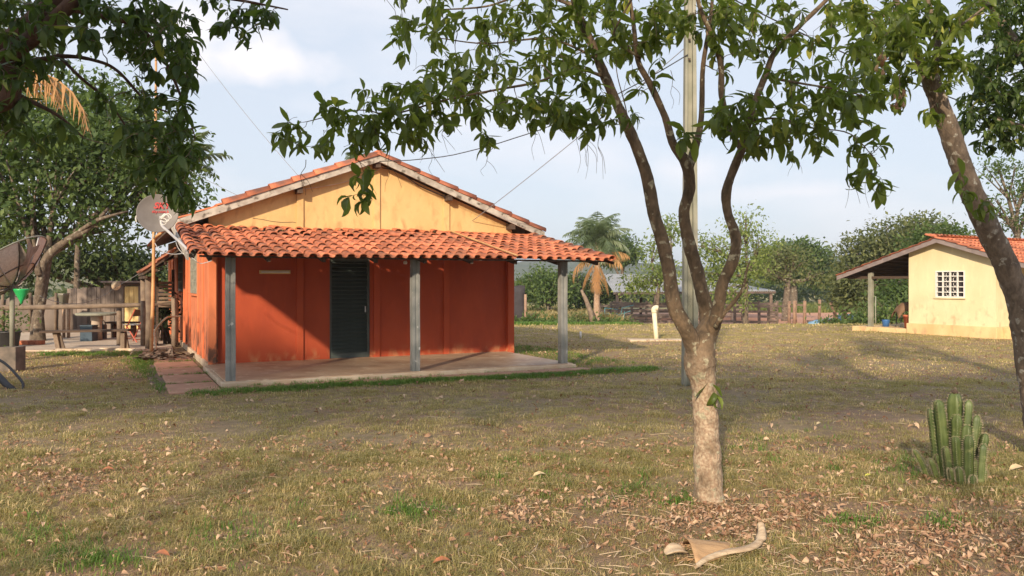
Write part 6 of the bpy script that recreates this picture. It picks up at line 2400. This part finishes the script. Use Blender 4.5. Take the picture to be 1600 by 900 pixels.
def scatter(n, d0, d1, keep, power=1.0):
    pts = []
    while len(pts) < n:
        m = n
        d = d0 + (d1 - d0) * rng.random(m) ** power
        # uniform in area of the view wedge
        acc_ = rng.random(m) < d / d1
        d = d[acc_]
        x = (rng.random(len(d)) * 2 - 1) * (d * .66 + .6)
        for xx, yy in zip(x, d):
            if keep(xx, yy):
                pts.append((xx, yy))
    return pts[:n]


def make_grass(name, label, pts_sets, mat, cat, vary=False):
    objs = []
    for pts, (vs, fs), smin, smax, rf_ in pts_sets:
        n = len(pts)
        if n == 0:
            continue
        pos = np.array([(x, y, gz(x, y)) for x, y in pts])
        a = rng.uniform(0, 6.28, n)
        X = np.stack([np.cos(a), np.sin(a), np.zeros(n)], 1)
        r_ = np.array([rf_(x, y) for x, y in pts])
        sz_ = rng.uniform(smin, smax, n)
        if vary:
            sz_ = sz_ * np.array([max(.45, .85 + 1.0 * mnoise.noise(Vector((x * 2.6, y * 2.6, 31))) + .5 * mnoise.noise(Vector((x * 7, y * 7, 5)))) for x, y in pts])
        objs.append(merged('t', vs, fs, frames(X, np.tile([0, 0, 1.], (n, 1)), pos, sz_), mat, rnd=r_))
    o = join(objs, name)
    meta(o, label, cat, kind='stuff')
    return o


def grass_rnd(x, y):
    n = mnoise.noise(Vector((x * .6, y * .6, 20))) + .6 * mnoise.noise(Vector((x * 1.9, y * 1.9, 2)))
    return min(.99, max(0.0, .55 + n * .45 + random.uniform(-.35, .35)))


kp = lambda x, y: (not inside_slab(x, y)) and random.random() > bare(x, y)
sets = []
for s in range(4):
    sets.append((scatter(8000, 3.8, 7.5, kp), tuft(9, .046, .0036, .026, 1.25), .45, 1.2, grass_rnd))
for s in range(3):
    sets.append((scatter(11500, 7.0, 13, kp), tuft(7, .040, .005, .04, 1.2), .45, 1.1, grass_rnd))
for s in range(2):
    sets.append((scatter(15000, 12, 26, kp), tuft(6, .042, .010, .08, 1.1), .5, 1.1, grass_rnd))
sets.append((scatter(9000, 25, 47, lambda x, y: not inside_slab(x, y)), tuft(6, .07, .02, .15, .9), .6, 1.2, grass_rnd))
make_grass('lawn_grass', 'dry mottled lawn of short straw and olive blades', sets, M['blade'], 'grass', True)

# greener grass: along porch front, beside the bamboo pole, tufts by the tree and cactus, verge by the field
gp_ = []
for _ in range(3000):
    u = random.uniform(-.6, 7.3)
    v = -.60 + random.gauss(0, .13) - .03 * u
    p = HW(u, v)
    gp_.append((p.x, p.y))
for _ in range(700):
    p = HW(random.uniform(6.1, 7.6), random.uniform(.3, 5) + random.gauss(0, .2))
    gp_.append((p.x, p.y))
for _ in range(900):
    p = G(random.gauss(232, 16), min(590, max(552, random.gauss(566, 9))))
    if not inside_slab(p.x, p.y):
        gp_.append((p.x, p.y))
for _ in range(500):
    p = G(random.uniform(60, 200), random.uniform(550, 556))
    gp_.append((p.x, p.y))
for cx, cy, sx, sy, n in ((1490, 745, 40, 10, 60), (1530, 712, 30, 8, 40), (1395, 735, 40, 12, 50), (640, 800, 30, 8, 60), (150, 880, 60, 10, 70), (60, 850, 60, 18, 60), (1060, 785, 16, 5, 30), (1470, 825, 14, 6, 26), (1330, 820, 25, 8, 26),
                          (1210, 700, 60, 20, 60), (820, 740, 50, 14, 40), (360, 840, 80, 20, 50), (980, 770, 60, 12, 40)):
    for _ in range(n):
        p = G(random.gauss(cx, sx), random.gauss(cy, sy))
        gp_.append((p.x, p.y))
for vv in (0.62, 1.9, 3.05, 4.3):
    for _ in range(45):
        p = HW(random.uniform(-.9, -.15), vv + random.gauss(0, .03))
        gp_.append((p.x, p.y))
for _ in range(160):
    p = HW(random.gauss(-.94, .05), random.uniform(-.4, 6))
    gp_.append((p.x, p.y))
for _ in range(120):
    p = HW(random.uniform(0, 6.2), -.125 + random.gauss(0, .02))
    gp_.append((p.x, p.y))
hlf = len(gp_)
gs = [(gp_, tuft(8, .075, .006, .035, .7), .5, 1.2, lambda x, y: random.uniform(0, .95))]
vg = [(random.uniform(1.0, 9), random.uniform(26, 46)) for _ in range(100)]
vg = []
for _ in range(3800):
    d = random.uniform(33, 47)
    px = random.uniform(800, 985) + random.gauss(0, 8)
    vg.append(((px - 800) / F * d, d))
gs.append((vg, tuft(7, .16, .03, .18, .8), .6, 1.3, lambda x, y: random.uniform(0, .95)))
make_grass('green_grass', 'fresh green grass strip along the porch and path edges', gs, M['green_blade'], 'grass')

# weeds and tall dry grass in the field
wp = []
for _ in range(5200):
    d = random.uniform(76, 100)
    px = random.uniform(1140, 1420)
    wp.append(((px - 800) / F * d, d))
make_grass('field_weeds', 'rank yellow green weeds in the field beyond the corral', [(wp, tuft(9, .45, .07, .35, .7), .5, 1.2, lambda x, y: random.uniform(.2, .99))], M['weed'], 'weeds')
wp = []
for _ in range(4200):
    d = random.uniform(50, 75)
    px = random.uniform(795, 960)
    wp.append(((px - 800) / F * d, d))
make_grass('dry_pasture', 'tall tan dry grass behind the right porch post', [(wp, tuft(9, .85, .08, .35, .5), .5, 1.2, lambda x, y: random.uniform(.1, .99))], M['dry_weed'], 'grass')
# bushy weeds along the foot of the field
for k, (px, d, w_, h_, n, lb, mt) in enumerate(((828, 46, 1.0, .7, 500, 'green weedy bush at the foot of the shade cloth post', 'leaf_bg_mid'), (872, 45, 1.1, .6, 420, 'low green bush left of the right porch post', 'leaf_bg_mid'),
                                               (905, 47, .9, .9, 500, 'brown green bush at the left foot of the palm', 'leaf_bg_olive'), (955, 46, 1.3, .5, 420, 'low green bush spreading right of the palm trunk', 'leaf_bg_mid'),
                                               (1299, 38, .7, .35, 160, 'small weedy clump on the edge of the red ground', 'leaf_bg_mid'), (1350, 40, 1.2, .9, 600, 'rounded green bush left of the veranda post', 'leaf_bg_mid'), (1385, 38, 1.4, 1.5, 900, 'dark green bush filling behind the veranda', 'leaf_bg_mid'))):
    b_ = GD(px, d)
    rt = empty('weed_bush', b_, lb, 'bush')
    pos = rng.normal(size=(n, 3)) * np.array([w_ * .5, w_ * .4, h_ * .35])
    pos[:, 2] = np.abs(pos[:, 2]) + .05
    merged('leaves', *DIA, frames(rand_dirs(n) + np.array([0, 0, .2]), rand_dirs(n) + np.array([0, 0, 1]), pos, rng.uniform(.14, .3, n)), M[mt], rt)
    for j in range(4):
        MB().tube([(random.uniform(-.2, .2) * w_, 0, 0), (random.uniform(-.4, .4) * w_, 0, h_ * .7)], [.02, .008], 5).build('stem', M['twig'], rt)
# dead trunk beside the palm
o = MB().tube([(0, 0, -.1), (-.15, 0, .8), (-.45, 0, 1.6), (-.7, 0, 2.1)], [.16, .14, .12, .07], 8, bumpy=.15).build('dead_trunk', M['rail_wood'], None, True, loc=GD(927, 46.5))
meta(o, 'dead grey leaning trunk propped beside the palm', 'dead trunk')


# leaf litter
def litter_density(x, y):
    px, py = px_of(x, y)
    d = .13
    d = max(d, 1.0 * math.exp(-(((px - 1140) / 200) ** 2 + ((py - 812) / 42) ** 2)))
    d = max(d, .85 * math.exp(-(((px - 1480) / 240) ** 2 + ((py - 860) / 65) ** 2)))
    d = max(d, .5 * math.exp(-(((px - 870) / 120) ** 2 + ((py - 800) / 35) ** 2)))
    d = max(d, .45 * math.exp(-(((px - 130) / 170) ** 2 + ((py - 750) / 32) ** 2)))
    d *= .35 + .9 * min(1, max(0, .5 + 1.3 * mnoise.noise(Vector((x * 3.2, y * 3.2, 7))) + .5 * mnoise.noise(Vector((x * 9, y * 9, 7)))))
    return d


def litter_leaf(c, wd=.24):
    st_ = [(0, 0), (.25, .8), (.55, 1), (.82, .6), (1, 0)]
    vs, fs = [], []
    for t, k in st_:
        z = c * math.sin(t * math.pi) * .35
        vs += [(t - .5, -wd * k + .06 * c * t * t, z + .10 * k * abs(c)), (t - .5, .06 * c * t * t, z), (t - .5, wd * k * .8 + .06 * c * t * t, z + .14 * k * abs(c))]
    for i in range(4):
        a = i * 3
        fs += [(a, a + 1, a + 4, a + 3), (a + 1, a + 2, a + 5, a + 4)]
    return vs, fs


def lit_sets():
    out = []
    for c in (.9, -.5, 1.3, .2, .6, -1.1):
        pts = scatter(2900, 3.8, 8.0, lambda x, y: random.random() < litter_density(x, y) and not inside_slab(x, y))
        out.append((pts, c, .012, .060))
        pts = scatter(700, 8.0, 22, lambda x, y: random.random() < .5 and not inside_slab(x, y))
        out.append((pts, c, .03, .09))
    return out


objs = []
for pts, c, s0, s1 in lit_sets():
    vs, fs = litter_leaf(c, {.9: .24, -.5: .12, 1.3: .3, .2: .09, .6: .17, -1.1: .2}[c])
    n = len(pts)
    pos = np.array([(x, y, gz(x, y) + random.uniform(.008, .035)) for x, y in pts])
    a = rng.uniform(0, 6.28, n)
    X = np.stack([np.cos(a), np.sin(a), rng.normal(size=n) * .45], 1)
    up = np.stack([rng.normal(size=n) * .7, rng.normal(size=n) * .7, np.ones(n)], 1)
    objs.append(merged('t', vs, fs, frames(X, up, pos, s0 + (s1 - s0) * rng.random(n) ** 1.6), M['litter'], smooth=True))
o = join(objs, 'leaf_litter')
meta(o, 'scattered dry brown and tan leaves over the lawn', 'leaf litter', kind='stuff')
# fallen twigs
mb = MB()
for _ in range(420):
    if random.random() < .6:
        p = G(random.gauss(1200, 220), random.uniform(760, 905))
    else:
        p = G(random.uniform(0, 1600), random.uniform(620, 900))
    a = random.uniform(0, 6.28)
    l_ = random.uniform(.05, .22)
    e = p + Vector((math.cos(a) * l_, math.sin(a) * l_, .02))
    z = gz(p.x, p.y) + .015
    mb.tube([(p.x, p.y, z), ((p.x + e.x) / 2 + random.gauss(0, .01), (p.y + e.y) / 2, z + .012), (e.x, e.y, z + random.uniform(0, .02))], [.0022, .003, .0015], 4, cap=False)
o = mb.build('fallen_twigs', M['sheath_stalk'])
meta(o, 'thin pale fallen twigs strewn through the lawn', 'twigs', kind='stuff')
# a few big single fallen leaves
for px, py, s, rz, mt, lb in ((843, 749, .15, .3, 'pale', 'large pale yellow curled leaf lying alone in mid lawn'), (168, 741, .13, .1, 'rust', 'rusty orange fallen leaf on the left lawn'),
                              (225, 777, .13, 1.0, 'pale', 'pale fallen leaf just below the rusty leaf at left'), (690, 884, .13, .2, 'rust', 'rust brown curled leaf near the bottom centre'),
                              (252, 878, .13, -.3, 'rust', 'rust brown curled leaf near the bottom left'), (1590, 741, .2, .1, 'pale', 'long tan dry leaf right of the cactus'),
                              (1357, 749, .09, .2, 'yellow', 'bright yellow fallen leaf left of the cactus'), (1280, 665, .11, .5, 'pale', 'small pale leaf on the shaded lawn right of the trunk')):
    if 'leafm_' + mt not in M:
        c = {'pale': ((.66, .52, .30), (.55, .40, .22)), 'rust': ((.42, .16, .07), (.30, .11, .05)), 'yellow': ((.62, .60, .10), (.5, .45, .08))}[mt]
        M['leafm_' + mt] = surf('fallen_leaf_' + mt, c[0], c[1], 20, .75, .3)
    vs, fs = litter_leaf(.55, .2)
    s *= .85
    p = G(px, py)
    o = MB().add([(x * s, y * s * 1.25, z * s) for x, y, z in vs], fs).build('fallen_leaf', M['leafm_' + mt], None, True, loc=(p.x, p.y, gz(p.x, p.y) + .03))
    o.rotation_euler = (.1, -.05, rz)
    meta(o, lb, 'leaf')

# ------------------------------------------------------------------ air
hm = bpy.data.materials.new('haze')
hm.use_nodes = True
nt = hm.node_tree
nt.nodes.remove(nt.nodes['Principled BSDF'])
pv = nt.nodes.new('ShaderNodeVolumePrincipled')
pv.inputs['Color'].default_value = (.80, .88, 1.0, 1)
pv.inputs['Density'].default_value = .00045
pv.inputs['Anisotropy'].default_value = .2
nt.links.new(pv.outputs[0], nt.nodes['Material Output'].inputs['Volume'])
hz = MB().bx(-2600, 2600, -400, 3600, -6, 40).build('haze', hm)
hz['kind'] = 'stuff'
meta(hz, 'thin pale haze filling the air over the whole farm', 'haze')
